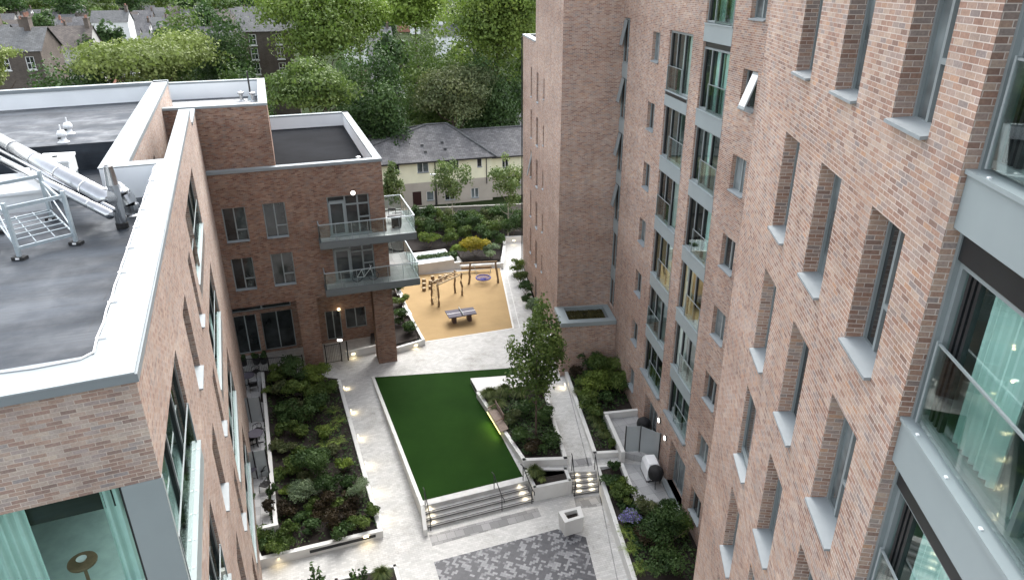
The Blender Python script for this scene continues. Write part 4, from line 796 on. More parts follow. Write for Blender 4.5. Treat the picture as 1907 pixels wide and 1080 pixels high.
# taller part behind the coping
ZT = 17.65; t0, dT = .38, FW.inv(G(480, 148, 17.75))[1] + .3; uL = u0 - 6
mb = MB(); f2 = Fr(P(0, t0, 0), FW.yaw, 1); f2.n = FW.n; mb.wall(f2, u0 - 2.2, UT, 13, ZT)
mb.face([P(UT, t0, 13), P(UT, dT, 13), P(UT, dT, ZT), P(UT, t0, ZT)]); mb.face([P(uL, dT, -1), P(UT, dT, -1), P(UT, dT, ZT), P(uL, dT, ZT)]); obj('upper_wall', mb, M_brickW, wing)
mb = MB(); mb.fbox(FW, u0 - 2, UT + .05, t0 - .05, t0 + .45, ZT, ZT + .13); mb.fbox(FW, UT - .45, UT + .05, t0 + .45, dT, ZT, ZT + .131); mb.fbox(FW, uL, UT - .45, dT - .5, dT + .02, ZT, ZT + .13); obj('upper_coping', mb, M_coping, wing)
mb = MB(); mb.face([P(uL, dT - .5, 16.6), P(UT - .45, dT - .5, 16.6), P(UT - .45, dT - .5, ZT), P(uL, dT - .5, ZT)]); mb.face([P(UT - .45, t0 + .45, 16.6), P(UT - .45, dT - .5, 16.6), P(UT - .45, dT - .5, ZT), P(UT - .45, t0 + .45, ZT)]); obj('upper_lining', mb, M_lining, wing)
mb = MB(); mb.face([P(uL, t0 + .3, 16.62), P(UT - .4, t0 + .3, 16.62), P(UT - .4, dT - .4, 16.62), P(uL, dT - .4, 16.62)]); obj('upper_roof', mb, M_slab, wing); mb = MB(); mb.fbox(FW, uL, UT - .46, dT - 1.3, dT - .51, 16.625, 16.64); mb.fbox(FW, UT - .9, UT - .46, t0 + .5, dT - 1.3, 16.625, 16.64); obj('roof_channel', mb, M_mem, wing)
pp = P(UT - 1.0, dT - 2.2, 16.62); t = thing('vent_pole', 'slim black vent pole at the back corner of the upper left roof', 'pole', pp); mb = MB(); mb.tube([pp, pp + Vector((0, 0, 1.9))], .06, 10); obj('pole', mb, M_black, t); mb = MB(); mb.lathe(pp, [(.25, 0), (.12, .3), (.06, .35)], 12); obj('pole_base', mb, M_galv, t)
for n, (uu, ww) in enumerate(((UT - 1.6, dT - 2.6), (UT - .85, dT - 3.1))):
    pp = P(uu, ww, 16.62); t = thing('roof_cowl', ('small silver roof cowl left of the slim black pole', 'small silver roof cowl right of the slim black pole')[n], 'roof vent', pp); mb = MB(); mb.lathe(pp, [(.2, 0), (.12, .1), (.12, .45), (.22, .5), (.22, .6), (0, .68)], 12); obj('cowl', mb, M_stain, t)
pp = P(-1.0, 3.2, 13.12); t = thing('roof_outlet', 'small silver roof outlet cap beside the low roof parapet', 'roof vent', pp); mb = MB(); mb.lathe(pp, [(.16, 0), (.1, .08), (.1, .4), (.18, .45), (.17, .55), (0, .6)], 12); obj('cowl', mb, M_stain, t)
# balconies
def balcony(zb, out, label):
    L, R, D = -4.23, 1.72, 4.1
    mb = MB(); mb.fbox(FW, L, R, -out, -.004, zb - .45, zb - .02); mb.fbox(FW, .004, R, -.004, D, zb - .45, zb - .021); mb.fbox(FW, L - .02, R + .02, -out - .02, -out + .1, zb - .40, zb + .02); mb.fbox(FW, R - .1, R + .021, -out + .1, D, zb - .40, zb + .021); mb.fbox(FW, L - .021, L + .1, -out + .1, -.01, zb - .40, zb + .019)
    b = obj('balcony', mb, M_greyd, wing); b['label'] = label
    mb = MB(); mb.fbox(FW, L + .1, R - .1, -out + .1, -.006, zb - .02, zb); mb.fbox(FW, .01, R - .1, -.006, D - .05, zb - .02, zb - .001); obj('balcony_floor', mb, M_slab, b)
    path = [P(L + .04, -.02, zb), P(L + .04, -out + .05, zb), P(R - .05, -out + .05, zb), P(R - .05, D - .05, zb), P(.02, D - .05, zb)]
    rail, glass = MB(), MB(); v = Vector((0, 0, 1))
    for a, c in zip(path, path[1:]):
        rail.beam(a + v * 1.12, c + v * 1.12, .06, .05); d = (c - a).normalized(); n = max(1, round((c - a).length / .95))
        glass.beam(a + d * .03 + v * .56, c - d * .03 + v * .56, .014, 1.0)
        for k in range(n + 1): p = a.lerp(c, k / n); post = MB(); post.beam(p + v * .0, p + v * 1.1, .03); obj('post', post, M_frame, b)
    obj('handrail', rail, M_galv, b); obj('balustrade_glass', glass, M_balg, b); return b
balcony(9.5, .9, 'upper wrap-around balcony'); balcony(6.4, 1.05, 'lower wrap-around balcony')
# balcony things
pp = P(.75, .55, 9.5); t = thing('barbecue', 'black barbecue with a side handle on the upper balcony corner', 'barbecue', pp); mb = MB(); mb.box(pp.x - .3, pp.x + .3, pp.y - .25, pp.y + .25, pp.z + .12, pp.z + .8); obj('body', mb, M_black, t, bevel=.03); mb = MB(); mb.tube([pp + Vector((-.3, -.3, .85)), pp + Vector((.32, -.3, .88)), pp + Vector((.32, .3, .88)), pp + Vector((-.3, .3, .85))], .025, 6); obj('handle', mb, M_black, t)
mb = MB(); [mb.lathe((pp.x + sx * .22, pp.y + sy * .18, pp.z), [(.05, 0), (.05, .12), (.03, .12)], 8) for sx in (-1, 1) for sy in (-1, 1)]; obj('castor', mb, M_black, t)
pp = P(.65, 1.75, 9.5); t = thing('side_chair', 'low black chair behind the barbecue on the upper balcony', 'chair', pp); mb = MB(); mb.box(pp.x - .25, pp.x + .25, pp.y - .25, pp.y + .25, pp.z + .4, pp.z + .46); obj('seat', mb, M_black, t); mb = MB(); mb.beam(pp + Vector((-.25, .25, .8)), pp + Vector((.25, .25, .8)), .04, .12); obj('backrest', mb, M_black, t); mb = MB(); [mb.beam(pp + Vector((sx * .23, sy * .23, 0)), pp + Vector((sx * .23, sy * .24, .8 if sy > 0 else .45)), .03) for sx in (-1, 1) for sy in (-1, 1)]; obj('leg', mb, M_black, t)
# bicycle on the lower balcony
c = P(-1.65, -.32, 6.4); d = Vector((FW.d[0], FW.d[1], 0)); v = Vector((0, 0, 1)); t = thing('bicycle', 'white-framed bicycle leaning along the glass of the lower balcony', 'bicycle', c)
def ring(mb, c, r, th, nseg=24):
    pts = [c + d * (r * math.cos(i * 2 * math.pi / nseg)) + v * (r * math.sin(i * 2 * math.pi / nseg)) for i in range(nseg + 1)]; mb.tube(pts, th, 6)
for s in (-1, 1):
    mb = MB(); ring(mb, c + d * .52 * s + v * .34, .32, .022); o = obj('wheel', mb, M_black, t); mb = MB()
    for k in range(8): a = k * math.pi / 4; q = c + d * .52 * s + v * .34; mb.tube([q, q + d * .31 * math.cos(a) + v * .31 * math.sin(a)], .004, 4)
    obj('spokes', mb, M_galv, o)
mb = MB(); K = {'r': c - d * .52 + v * .34, 'b': c - d * .08 + v * .32, 's': c - d * .2 + v * .82, 'h': c + d * .36 + v * .84, 'f': c + d * .52 + v * .34}
for a, b in ('rb', 'rs', 'bs', 'sh', 'bh', 'hf'): mb.tube([K[a], K[b]], .022, 8)
obj('frame', mb, M_whitep, t); mb = MB(); mb.tube([K['h'], K['h'] + v * .15, K['h'] + v * .17 + d * .1], .016, 6); h = Vector((FW.n[0], FW.n[1], 0)); mb.tube([K['h'] + v * .17 - h * .25, K['h'] + v * .17 + h * .25], .016, 6); obj('handlebar', mb, M_whitep, t); mb = MB(); mb.beam(K['s'] + v * .08 - d * .12, K['s'] + v * .08 + d * .12, .1, .05); mb.tube([K['s'], K['s'] + v * .08], .015, 6); obj('saddle', mb, M_black, t)
# ------------------------------------------------------------------ planters and low walls
V3 = lambda x, y, z: Vector((x, y, z))
def pwall(parent, a, b, th=.22, zb=-1.1, name='wall', mat=None, ext=.11):
    a, b = Vector(a), Vector(b); d = Vector((b.x - a.x, b.y - a.y, 0)).normalized(); n = Vector((-d.y, d.x, 0)) * th / 2; a, b = a - d * ext, b + d * ext
    mb = MB(); t = [a - n, b - n, b + n, a + n]; mb.hexa([V3(p.x, p.y, zb) for p in t], t); return obj(name, mb, mat or M_white, parent, bevel=.012)
LIGHTS = []
def walllight(parent, px, py, z, wdir, e=1.0, lens=True):
    """recessed bulkhead light whose centre is seen at (px, py) at height z; wdir points away from the wall"""
    p = G(px, py, z); d = Vector((wdir[0], wdir[1], 0)).normalized(); s = Vector((-d.y, d.x, 0))
    if lens:
        mb = MB(); c = p + d * .015; q = [c - s * .12 - d * .03, c + s * .12 - d * .03, c + s * .12, c - s * .12]; mb.hexa([x - V3(0, 0, .045) for x in q], [x + V3(0, 0, .045) for x in q]); obj('wall_light', mb, M_lamp, parent)
    l = bpy.data.lights.new('wall_light_glow', 'SPOT'); l.energy = 2.3 * e; l.color = (1, .80, .48); l.spot_size = math.radians(150); l.spot_blend = .8; l.shadow_soft_size = .05
    o = bpy.data.objects.new('wall_light_glow', l); COL.objects.link(o); o.location = p + d * .10 + V3(0, 0, .02); o.rotation_euler = (-(d * .55 + V3(0, 0, -1))).to_track_quat('Z', 'Y').to_euler()
bed = thing('raised_bed', 'long white-walled raised bed of shrubs between the left patios and the lawn ramp', 'planter', G(600, 850, -.2))
pr0, pr1, pf0 = G(631, 708, .18), G(708, 986, -.36), G(484, 1039, -.30)
pwall(bed, pr0, pr1); pwall(bed, pr1, pf0, .24); pw0, pw1 = G(489, 694, .32), G(513, 975, .22)
pwall(bed, pw0, pw1, .2); pwall(bed, pw1, G(466, 986, .22), .2); pwall(bed, G(465, 986, .0), pf0, .2)
mb = MB(); mb.face([G(489, 690, .05), G(629, 705, .05), pr1 + V3(0, 0, -.14), pf0 + V3(.0, 0, -.14), G(466, 990, -.1)]); obj('soil', mb, M_soil, bed)
fd = (pf0 - pr1); fd.z = 0; fd.normalize(); fn = V3(-fd.y, fd.x, 0); fn = fn if fn.y < 0 else -fn
mb = MB(); a, b = pr1 + fd * .25 + fn * .12, pf0 - fd * 2.2 + fn * .12; a.z = b.z = -.62; q = [a, b, b + fn * .012, a + fn * .012]; mb.hexa(q, [x + V3(0, 0, .17) for x in q]); obj('vent_slot', mb, M_darkframe, bed)
rd_ = (pr1 - pr0); rd_.z = 0; rd_.normalize(); rn = V3(rd_.y, -rd_.x, 0); rn = rn if rn.x > 0 else -rn
for px, py, z in ((638, 722, .05), (651, 765, -.02), (664, 812, -.12), (678, 862, -.2), (692, 912, -.3), (706, 962, -.42)): walllight(bed, px + 3, py, z, rn, 1.0)
for px, py in ((518, 1037), (682, 999)): walllight(bed, px, py, -.42, fn, 1.0)
# lawn kerb
kb = thing('lawn_kerb', 'long white kerb wall along the left side of the lawn, dropping beside the wide steps', 'kerb', G(740, 830)); pwall(kb, G(694.5, 702, .10), G(786, 938, .10), .2); pwall(kb, G(787, 942, .09), G(792, 986, -.42), .2, ext=.02)
# central bed with the tree
cb = thing('raised_bed', 'white-walled raised bed beside the lawn holding the tall courtyard tree', 'planter', G(990, 800))
zt = .42
mb = MB(); q = [G(876, 704, zt), G(965, 698, zt), G(972, 722, zt), G(889, 728, zt)]; mb.prism(q, -.1, zt); obj('block_seat', mb, M_white, cb, bevel=.015)
a, b = q[0], q[3]; d = (b - a).normalized(); n = V3(d.y, -d.x, 0); n = n if n.x < 0 else -n; mb = MB(); w4 = [a + d * .2 + n * .005, b - d * .2 + n * .005]; w4 = [V3(p.x, p.y, .12) for p in w4]; mb.hexa([w4[0], w4[1], w4[1] - n * .02, w4[0] - n * .02], [p + V3(0, 0, .2) for p in (w4[0], w4[1], w4[1] - n * .02, w4[0] - n * .02)]); obj('seat_recess', mb, M_darkframe, cb)
pwall(cb, G(891, 731, zt), G(976, 855, zt)); pwall(cb, G(976, 855, zt), G(1053, 852, zt), .24); pwall(cb, G(1053, 852, zt), G(1022, 752, zt)); pwall(cb, G(1022, 752, zt), G(1004, 690, zt))
mb = MB(); mb.face([G(889, 728, .25), G(972, 722, .25), G(1006, 700, .25), G(1053, 852, .25), G(976, 855, .25)]); obj('soil', mb, M_soil, cb)
sb = thing('raised_bed', 'small white planter with a grass tuft between the two flights of steps', 'planter', G(1020, 890))
zt2 = .08; S4 = [G(979, 872, zt2), G(1053, 872, zt2), G(1061, 893, zt2), G(996, 906, zt2)]
for k in range(4): pwall(sb, S4[k], S4[(k + 1) % 4], .18)
mb = MB(); mb.face([p + V3(0, 0, -.08) for p in S4]); obj('soil', mb, M_soil, sb)
# right beds and terraces
rb_ = thing('raised_bed', 'white-walled bed of dense green shrubs beside the narrow right path', 'planter', G(1100, 770)); zr = .35
pwall(rb_, G(1052, 684, zr), G(1108, 842, zr)); pwall(rb_, G(1108, 842, zr), G(1160, 839, zr)); pwall(rb_, G(1160, 839, .75), G(1128, 768, .75)); pwall(rb_, G(1128, 768, .8), G(1186, 762, .8), .2)
mb = MB(); mb.face([G(1052, 684, .2), G(1148, 682, .2), FM.pt(4.6, 0, .2), G(1128, 768, .2), G(1160, 839, .2), G(1108, 842, .2)]); obj('soil', mb, M_soil, rb_)
rb2 = thing('raised_bed', 'white-walled lower right bed with purple flowers beside the covered grill terrace', 'planter', G(1180, 1000)); 
pwall(rb2, G(1113, 868, .12), G(1181, 1075, -.2)); pwall(rb2, G(1158, 864, .22), G(1188, 937, .22)); pwall(rb2, G(1248, 944, .15), G(1262, 946, .15), .16); pwall(rb2, G(1181, 1075, -.2), G(1195, 1120, -.25)); pwall(rb2, G(1113, 868, .12), G(1158, 864, .12), .16)
mb = MB(); mb.face([G(1113, 868, 0), G(1158, 866, 0), G(1189, 940, -.02), G(1264, 948, -.02), FM.pt(-9, 0, -.05), G(1200, 1130, -.35), G(1181, 1075, -.3)]); obj('soil', mb, M_soil, rb2)
mb = MB(); mb.prism([G(1130, 771, .4), G(1188, 764, .4), FM.pt(.05, -.002, 0), G(1162, 842, .4)], .02, .4); struct('terrace_slabs', mb, M_slab)
mb = MB(); mb.prism([G(1161, 862), FM.pt(.0, -.002, 0), FM.pt(-3.9, -.002, 0), G(1190, 938)], -.2, .012); struct('terrace_slabs', mb, M_slab)
# playground-side walls
pgw = thing('garden_wall', 'low white wall with timber edge along the back of the ochre playground', 'wall', G(855, 500))
pwall(pgw, G(779, 497, .65), G(856, 487.5, .65), .25); pwall(pgw, G(858, 494.5, .35), G(934, 490, .35), .25); pwall(pgw, G(935, 489, .6), G(939, 456, .6), .25); pwall(pgw, G(939, 441, .6), G(978, 439.5, .6), .3); pwall(pgw, G(939, 456, .6), G(939, 443, .6), .25)
mb = MB(); mb.tube([G(859, 500, .42), G(916, 497, .42)], .14, 12); obj('timber_log', mb, M_robinia, pgw)
walllight(pgw, 957, 448, .45, (0, -1), 1.0)
ww = thing('garden_wall', 'low white wall running from under the brown wing to the playground corner', 'wall', G(750, 640)); 
pwall(ww, G(646, 654, .5), G(706, 641, .5), .2, -.2); pwall(ww, G(741, 646, .42), G(788, 632, .42), .22, -.2); pwall(ww, G(788, 631, .45), G(752, 566, .45), .2, -.2); pwall(ww, G(752, 566, .45), G(741, 532, .45), .2, -.2)
walllight(ww, 658, 659, .25, (.3, -1), 1.0); walllight(ww, 774, 643, .2, (.3, -1), 1.0)
mb = MB(); mb.face([G(741, 640, .25), G(786, 628, .25), G(750, 562, .25), G(738, 520, .25), G(690, 560, .25), G(690, 640, .25)]); obj('soil', mb, M_soil, ww)
bs = thing('flat_roof_store', 'low white-edged enclosure with flat grey top beside the clipped hedge', 'enclosure', G(800, 480)); qs = [G(745, 498, 1.0), G(846, 483, 1.0), G(829, 463.5, 1.0), G(735, 476, 1.0)]; cc = sum((Vector(p) for p in qs), Vector()) / 4
mb = MB(); mb.prism(qs, 0, 1.0); obj('wall', mb, M_white, bs); mb = MB(); mb.prism([cc + (Vector(p) - cc) * .9 for p in qs], 1.0, 1.006); obj('roof', mb, M_grey, bs)
# glows of path lights recessed in the bed walls by the right-hand path
for px, py, e in ((987, 516, .9), (978, 480, .6), (985, 552, 1.), (1003, 640, 1.), (1052, 716, 1.2)): walllight(rb_, px, py, .25, (-1, -.1), e)
# ------------------------------------------------------------------ steps
def steps(name, label, TL, TR, BL, BR, n, z0, z1, lit=()):
    t = thing(name, label, 'steps', (TL + BR) / 2); h = (z0 - z1) / n; m = n - 1
    L = lambda a, b, s: V3(a.x + (b.x - a.x) * s, a.y + (b.y - a.y) * s, 0)
    for k in range(m):
        a, b, c, d = L(TL, BL, k / m), L(TR, BR, k / m), L(TR, BR, (k + 1) / m), L(TL, BL, (k + 1) / m)
        mb = MB(); mb.prism([a, b, c, d], -1.1, z0 - h * (k + 1)); obj('step', mb, M_step, t)
        e = (d - a).normalized(); mb = MB(); zz = z0 - h * (k + 1); mb.prism([d - e * .09, c - e * .09, c - e * .02, d - e * .02], zz, zz + .006); mb.prism([d + e * .002, c + e * .002, c + e * .008, d + e * .008], zz - .10, zz - .05) ; obj('nosing_and_shadow', mb, M_nose_shadow, t)  # strip on the riser paints the shadow line below the tread edge
        for s in lit:
            p = a.lerp(b, s); l = bpy.data.lights.new('step_glow', 'SPOT'); l.energy = 1.5; l.color = (1, .86, .62); l.spot_size = math.radians(160); l.spot_blend = .7; l.shadow_soft_size = .06; o = bpy.data.objects.new('step_glow', l); COL.objects.link(o); o.location = p + e * .05 + V3(0, 0, z0 - h * k - .05); o.rotation_euler = (-(e * .5 + V3(0, 0, -1))).to_track_quat('Z', 'Y').to_euler()
    return t
T0, T1, B0, B1 = G(788, 943), G(977, 896.5), G(797, 986, LC), G(994, 936, LC)
st = steps('steps', 'wide flight of pale stone steps below the lawn', T0, T1, B0, B1, 4, 0, LC, (.06, .94))
mb = MB(); mb.prism([G(787, 933), G(977, 887), G(978, 897), G(788, 943)], -.2, .036); obj('top_edge', mb, M_step, st)
R0, R1, Q0, Q1 = G(1063, 878), G(1109, 876), G(1068, 924, LC), G(1116, 917, LC)
steps('steps', 'narrow brightly lit flight of steps beside the small planter', R0, R1, Q0, Q1, 5, 0, LC, (.25, .75))
def handrail(label, a, b, h=.95):
    t = thing('handrail', label, 'handrail', a, 0, 'black handrails on the steps'); d = V3(b.x - a.x, b.y - a.y, 0).normalized(); v = V3(0, 0, 1); mb = MB()
    mb.tube([a - d * .25 + v * (h - .05), a - d * .22 + v * h, a + v * h, b + v * h, b + d * .25 + v * (h - .02), b + d * .27 + v * (h - .2)], .024, 8); obj('rail', mb, M_black, t)
    for p in (a, b):
        mb = MB(); mb.tube([p, p + v * h], .022, 8); obj('post', mb, M_black, t)
mid0, mid1 = T0.lerp(T1, .69), B0.lerp(B1, .69)
handrail('black handrail at the left end of the wide steps', T0 + V3(.1, .1, 0), B0 + V3(.15, -.05, 0)); handrail('black handrail in the middle of the wide steps', mid0, mid1); handrail('black handrail at the right end of the wide steps, against the small planter', T1 + V3(-.08, .05, 0), B1 + V3(-.1, -.05, 0))
handrail('black handrail left of the narrow lit steps', R0 + V3(.06, .1, 0), Q0 + V3(.06, 0, 0)); handrail('black handrail right of the narrow lit steps', R1 + V3(-.04, .1, 0), Q1 + V3(-.05, 0, 0))
# cube planter
CQ = [G(1039.5, 952, .12), G(1081, 941.5, .12), G(1087.5, 962, .12), G(1052, 973, .12)]; cc = sum((Vector(p) for p in CQ), Vector()) / 4
t = thing('cube_planter', 'empty white cube planter standing on the charcoal herringbone paving', 'planter', (cc.x, cc.y, LC)); mb = MB(); inn = [cc + (Vector(p) - cc) * .56 for p in CQ]
bot = [V3(cc.x + (p.x - cc.x) * .93, cc.y + (p.y - cc.y) * .93, LC) for p in CQ]
for k in range(4): j = (k + 1) % 4; mb.face([bot[k], bot[j], CQ[j], CQ[k]]); mb.face([CQ[k], CQ[j], inn[j], inn[k]]); mb.face([inn[k], inn[j], inn[j] - V3(0, 0, .35), inn[k] - V3(0, 0, .35)])
obj('planter_body', mb, M_white, t); mb = MB(); mb.face([p - V3(0, 0, .22) for p in inn]); obj('soil', mb, M_soil, t)
# ------------------------------------------------------------------ bench and small benches
bq = [G(908, 764, .5), G(922, 756, .5), G(947, 799, .5), G(933, 805, .5)]
t = thing('bench', 'brown slatted bench with a short backrest fixed on the lawn-side wall', 'bench', (bq[0] + bq[2]) / 2); mb = MB()
for k in range(6):
    s0, s1 = k / 6 + .015, (k + 1) / 6 - .015; q = [bq[0].lerp(bq[1], s0), bq[0].lerp(bq[1], s1), bq[3].lerp(bq[2], s1), bq[3].lerp(bq[2], s0)]; mb.hexa(q, [p + V3(0, 0, .045) for p in q])
obj('seat', mb, M_greywood, t); mb = MB(); a, b = bq[1].lerp(bq[2], .02), bq[1].lerp(bq[2], .66)
for z in (.18, .30, .42): mb.beam(a + V3(0, 0, z), b + V3(0, 0, z), .03, .09)
obj('backrest', mb, M_greywood, t)
for s in (.03, .36, .64): p = bq[1].lerp(bq[2], s); mb = MB(); mb.beam(p, p + V3(.02, 0, .48), .05); obj('back_post', mb, M_wood, t)
for s in (.03, .64): p, q = bq[0].lerp(bq[3], s), bq[1].lerp(bq[2], s); mb = MB(); mb.beam(p + V3(0, 0, .2), q + V3(0, 0, .2), .05); obj('armrest', mb, M_wood, t)
mb = MB(); mb.beam(bq[0] + V3(-.03, 0, -.12), bq[3] + V3(-.03, 0, -.12), .02, .03); obj('led_strip', mb, emis('lit_strip', (1, .85, .25), 1.2), t)
for s in (.3, .5, .7, .9):
    l = bpy.data.lights.new('bench_glow', 'SPOT'); l.energy = 5; l.color = (1, .85, .25); l.spot_size = math.radians(160); l.spot_blend = .9; l.shadow_soft_size = .1; o = bpy.data.objects.new('bench_glow', l); COL.objects.link(o); n = V3(-.86, -.5, 0); o.location = bq[0].lerp(bq[3], s) + n * .12 + V3(0, 0, -.1); o.rotation_euler = (-(n * .9 + V3(0, 0, -1))).to_track_quat('Z', 'Y').to_euler()
def smallbench(px, py, label, L=.95):
    p = G(px, py, .46); d = V3(*(G(752, 566) - G(788, 631))).normalized(); n = V3(-d.y, d.x, 0); t = thing('wall_bench', label, 'bench', p, 0); mb = MB()
    for k in range(4): c = p + n * (-.2 + .13 * k); mb.beam(c - d * L / 2, c + d * L / 2, .09, .04)
    obj('seat', mb, M_whitep, t); mb = MB()
    for z in (.2, .36): c = p + n * .28 + V3(0, 0, z); mb.beam(c - d * L / 2, c + d * L / 2, .03, .1)
    obj('backrest', mb, M_whitep, t); mb = MB()
    for s in (-.4, .4): mb.beam(p + d * L * s - n * .2 - V3(0, 0, .05), p + d * L * s + n * .3 - V3(0, 0, .05), .05); mb.beam(p + d * L * s + n * .28, p + d * L * s + n * .29 + V3(0, 0, .42), .04)
    obj('bracket', mb, M_black, t)
smallbench(759, 582, 'pale slatted wall bench halfway along the left edge of the playground'); smallbench(743, 545, 'pale slatted wall bench at the far left edge of the playground, partly behind the balcony')
# ------------------------------------------------------------------ playground
TT = [G(828.1, 578.6, .76), G(836.6, 592, .76), G(888, 583.3, .76), G(881, 571.5, .76)]; cc = sum((Vector(p) for p in TT), Vector()) / 4
t = thing('table_tennis_table', 'grey outdoor table tennis table with white centre line on ochre ground', 'table tennis table', (cc.x, cc.y, 0)); mb = MB(); mb.prism(TT, .68, .76); obj('table_top', mb, M_table, t, bevel=.01)
mb = MB(); m0, m1, m2, m3 = TT[0].lerp(TT[3], .5), TT[1].lerp(TT[2], .5), TT[0].lerp(TT[1], .5), TT[3].lerp(TT[2], .5); u = (m1 - m0).normalized() * .015; v = (m3 - m2).normalized() * .015
q = [m2 - u * 1.6, m3 - u * 1.6, m3 + u * 1.6, m2 + u * 1.6]; mb.prism(q, .76, .764); obj('centre_line', mb, M_upvc, t)
mb = MB(); e = (m1 - m0) * .06; q = [m0 - e - v, m1 + e - v, m1 + e + v, m0 - e + v]; mb.prism(q, .765, .91); obj('net', mb, M_grey, t)
for s in (.24, .78):
    p = m2.lerp(m3, s); mb = MB(); q = [p - u * 20 - v * 9, p + u * 20 - v * 9, p + u * 20 + v * 9, p - u * 20 + v * 9]; mb.prism(q, 0, .68); obj('leg', mb, M_tableleg, t)
def wob(a, b, r, n=5, k=.03, r2=None):
    a, b = Vector(a), Vector(b); mb = MB(); pts = [a.lerp(b, i / n) + V3(rng.normal(0, k), rng.normal(0, k), 0) * (0 < i < n) for i in range(n + 1)]; mb.tube(pts, r, 9, r2); return mb
MBp = [G(805.6, 567.2), G(817.4, 571.5), G(860.7, 550.7), G(848, 546)]; hM = 2.0
t = thing('climbing_frame', 'rustic timber overhead ladder on four crooked posts with a rope net', 'climbing frame', sum((Vector(p) for p in MBp), Vector()) / 4)
for p in MBp: obj('post', wob(p, p + V3(0, 0, hM + .08), .095, 5, .025, .075), M_robinia, t)
v = V3(0, 0, hM - .06)
for a, b in ((MBp[0], MBp[3]), (MBp[1], MBp[2])): e = (b - a).normalized() * .15; obj('rail', wob(a + v - e, b + v + e, .065, 6, .01), M_post, t)
for k in range(7): s = .1 + k * .8 / 6; obj('rung', wob(MBp[0].lerp(MBp[3], s) + v + V3(0, 0, .03), MBp[1].lerp(MBp[2], s) + v + V3(0, 0, .03), .045, 2, .01), M_robinia, t)
mb = MB()
for k in range(1, 4): p = MBp[0].lerp(MBp[1], k / 4); mb.tube([p, p + V3(0, 0, hM - .1)], .014, 5)
for k in range(1, 7): z = k * .28; mb.tube([MBp[0] + V3(0, 0, z), MBp[1] + V3(0, 0, z)], .014, 5)
obj('rope_net', mb, M_rope, t)
PS = [(789.6, 525.4, .3), (790, 533, .3), (790, 541.5, .28), (801.7, 538, .28), (802, 529.5, .38), (806, 526, .62), (812, 526, .28), (820, 523, .5), (830, 518, .36)]
PL_ = ['nearest of the short stepping posts in the leftmost column', 'middle of the short stepping posts in the leftmost column', 'farthest of the short stepping posts in the leftmost column']
lab = ['farthest stepping post in the leftmost row of three', 'middle stepping post in the leftmost row of three', 'nearest stepping post in the leftmost row of three', 'shortest stepping post tucked beside the front corner of the climbing frame', 'medium stepping post just behind the front post of the climbing frame', 'tallest square stepping post behind the climbing frame', 'short stepping post right behind the tallest one', 'second tallest stepping post, seen through the overhead ladder', 'stepping post farthest right behind the overhead ladder']
for (px, py, h), l in zip(PS, lab):
    p = G(px, py); t = thing('stepping_post', l, 'stepping post', p, 0, 'timber stepping posts on the playground'); mb = MB(); mb.lathe(p, [(.17, 0), (.165, h - .01), (.15, h)], 10); obj('post', mb, M_robinia, t); mb = MB(); mb.lathe(p, [(.155, h), (.15, h + .006), (0, h + .007)], 10); obj('sawn_top', mb, M_post, t)
sl_, sr_ = G(873, 529.5), G(927.6, 526.6); zs = at_dist(876.6, 493, math.hypot(sl_.x, sl_.y)).z; zs = max(2.0, min(2.7, zs))
t = thing('nest_swing', 'timber swing frame with a round blue net basket', 'swing', (sl_ + sr_) / 2); ax = (sr_ - sl_).normalized(); a, b = sl_ + ax * .2 + V3(0, 0, zs), sr_ - ax * .2 + V3(0, 0, zs)
obj('post', wob(sl_, a, .10, 6, .03, .08), M_robinia, t); obj('post', wob(sr_, b, .10, 6, .03, .08), M_robinia, t); obj('crossbeam', wob(a - ax * .9, b + ax * .15, .075, 5, .015), M_robinia, t)
bc = G(900, 517, .5); br = .62; mb = MB(); n = 28; pts = [bc + V3(math.cos(i * 2 * math.pi / n) * br, math.sin(i * 2 * math.pi / n) * br, 0) for i in range(n + 1)]; mb.tube(pts, .06, 8); bk = obj('basket_rim', mb, M_blue, t); mb = MB()
for rr in (.15, .3, .45): pts = [bc + V3(math.cos(i * 2 * math.pi / n) * rr, math.sin(i * 2 * math.pi / n) * rr, -.12 * (1 - rr / br)) for i in range(n + 1)]; mb.tube(pts, .018, 5)
for i in range(14): q = i * 2 * math.pi / 14; mb.tube([bc + V3(0, 0, -.12), bc + V3(math.cos(q) * br, math.sin(q) * br, 0)], .016, 5)
obj('basket_net', mb, M_blue, bk); mb = MB()
for s, e in ((-1, a), (1, b)):
    j = e - ax * s * .25
    for yy in (-1, 1): mb.tube([j, bc + V3(s * br * .8, yy * br * .55, .03)], .013, 5)
obj('chains', mb, M_galv, t)
# ------------------------------------------------------------------ railings, gate, screens
def railing(label, a, b, h, name='railing', parent=None, gate=False):
    a, b = Vector(a), Vector(b); t = thing(name, label, 'gate' if gate else 'railing', (a + b) / 2); d = (b - a); n = int(d.length / .11); mb = MB()
    for k in range(1, n): p = a.lerp(b, k / n); mb.beam(p + V3(0, 0, .08), p + V3(0, 0, h - .05), .014)
    obj('bars', mb, M_black, t); mb = MB(); mb.beam(a + V3(0, 0, h - .04), b + V3(0, 0, h - .04), .03, .04); mb.beam(a + V3(0, 0, .08), b + V3(0, 0, .08), .03, .03); obj('rail', mb, M_black, t)
    for p in ((a, b) if gate else (a, a.lerp(b, .5), b)): mb = MB(); mb.beam(p, p + V3(0, 0, h + .05), .06); obj('post', mb, M_black, t)
    return t
railing('black railing under the wing behind the far patio', G(438, 696), G(566, 688), 1.1); gt = railing('black entrance gate between brick pillar and low white wall', G(609, 678), G(637, 672.5), 1.45, 'gate', None, True)
t = thing('gate_post_light', 'black post with a lit white lamp beside the entrance gate', 'light post', G(649, 671)); p = G(649, 671); mb = MB(); mb.beam(p, p + V3(0, 0, 1.5), .08); obj('post', mb, M_black, t)
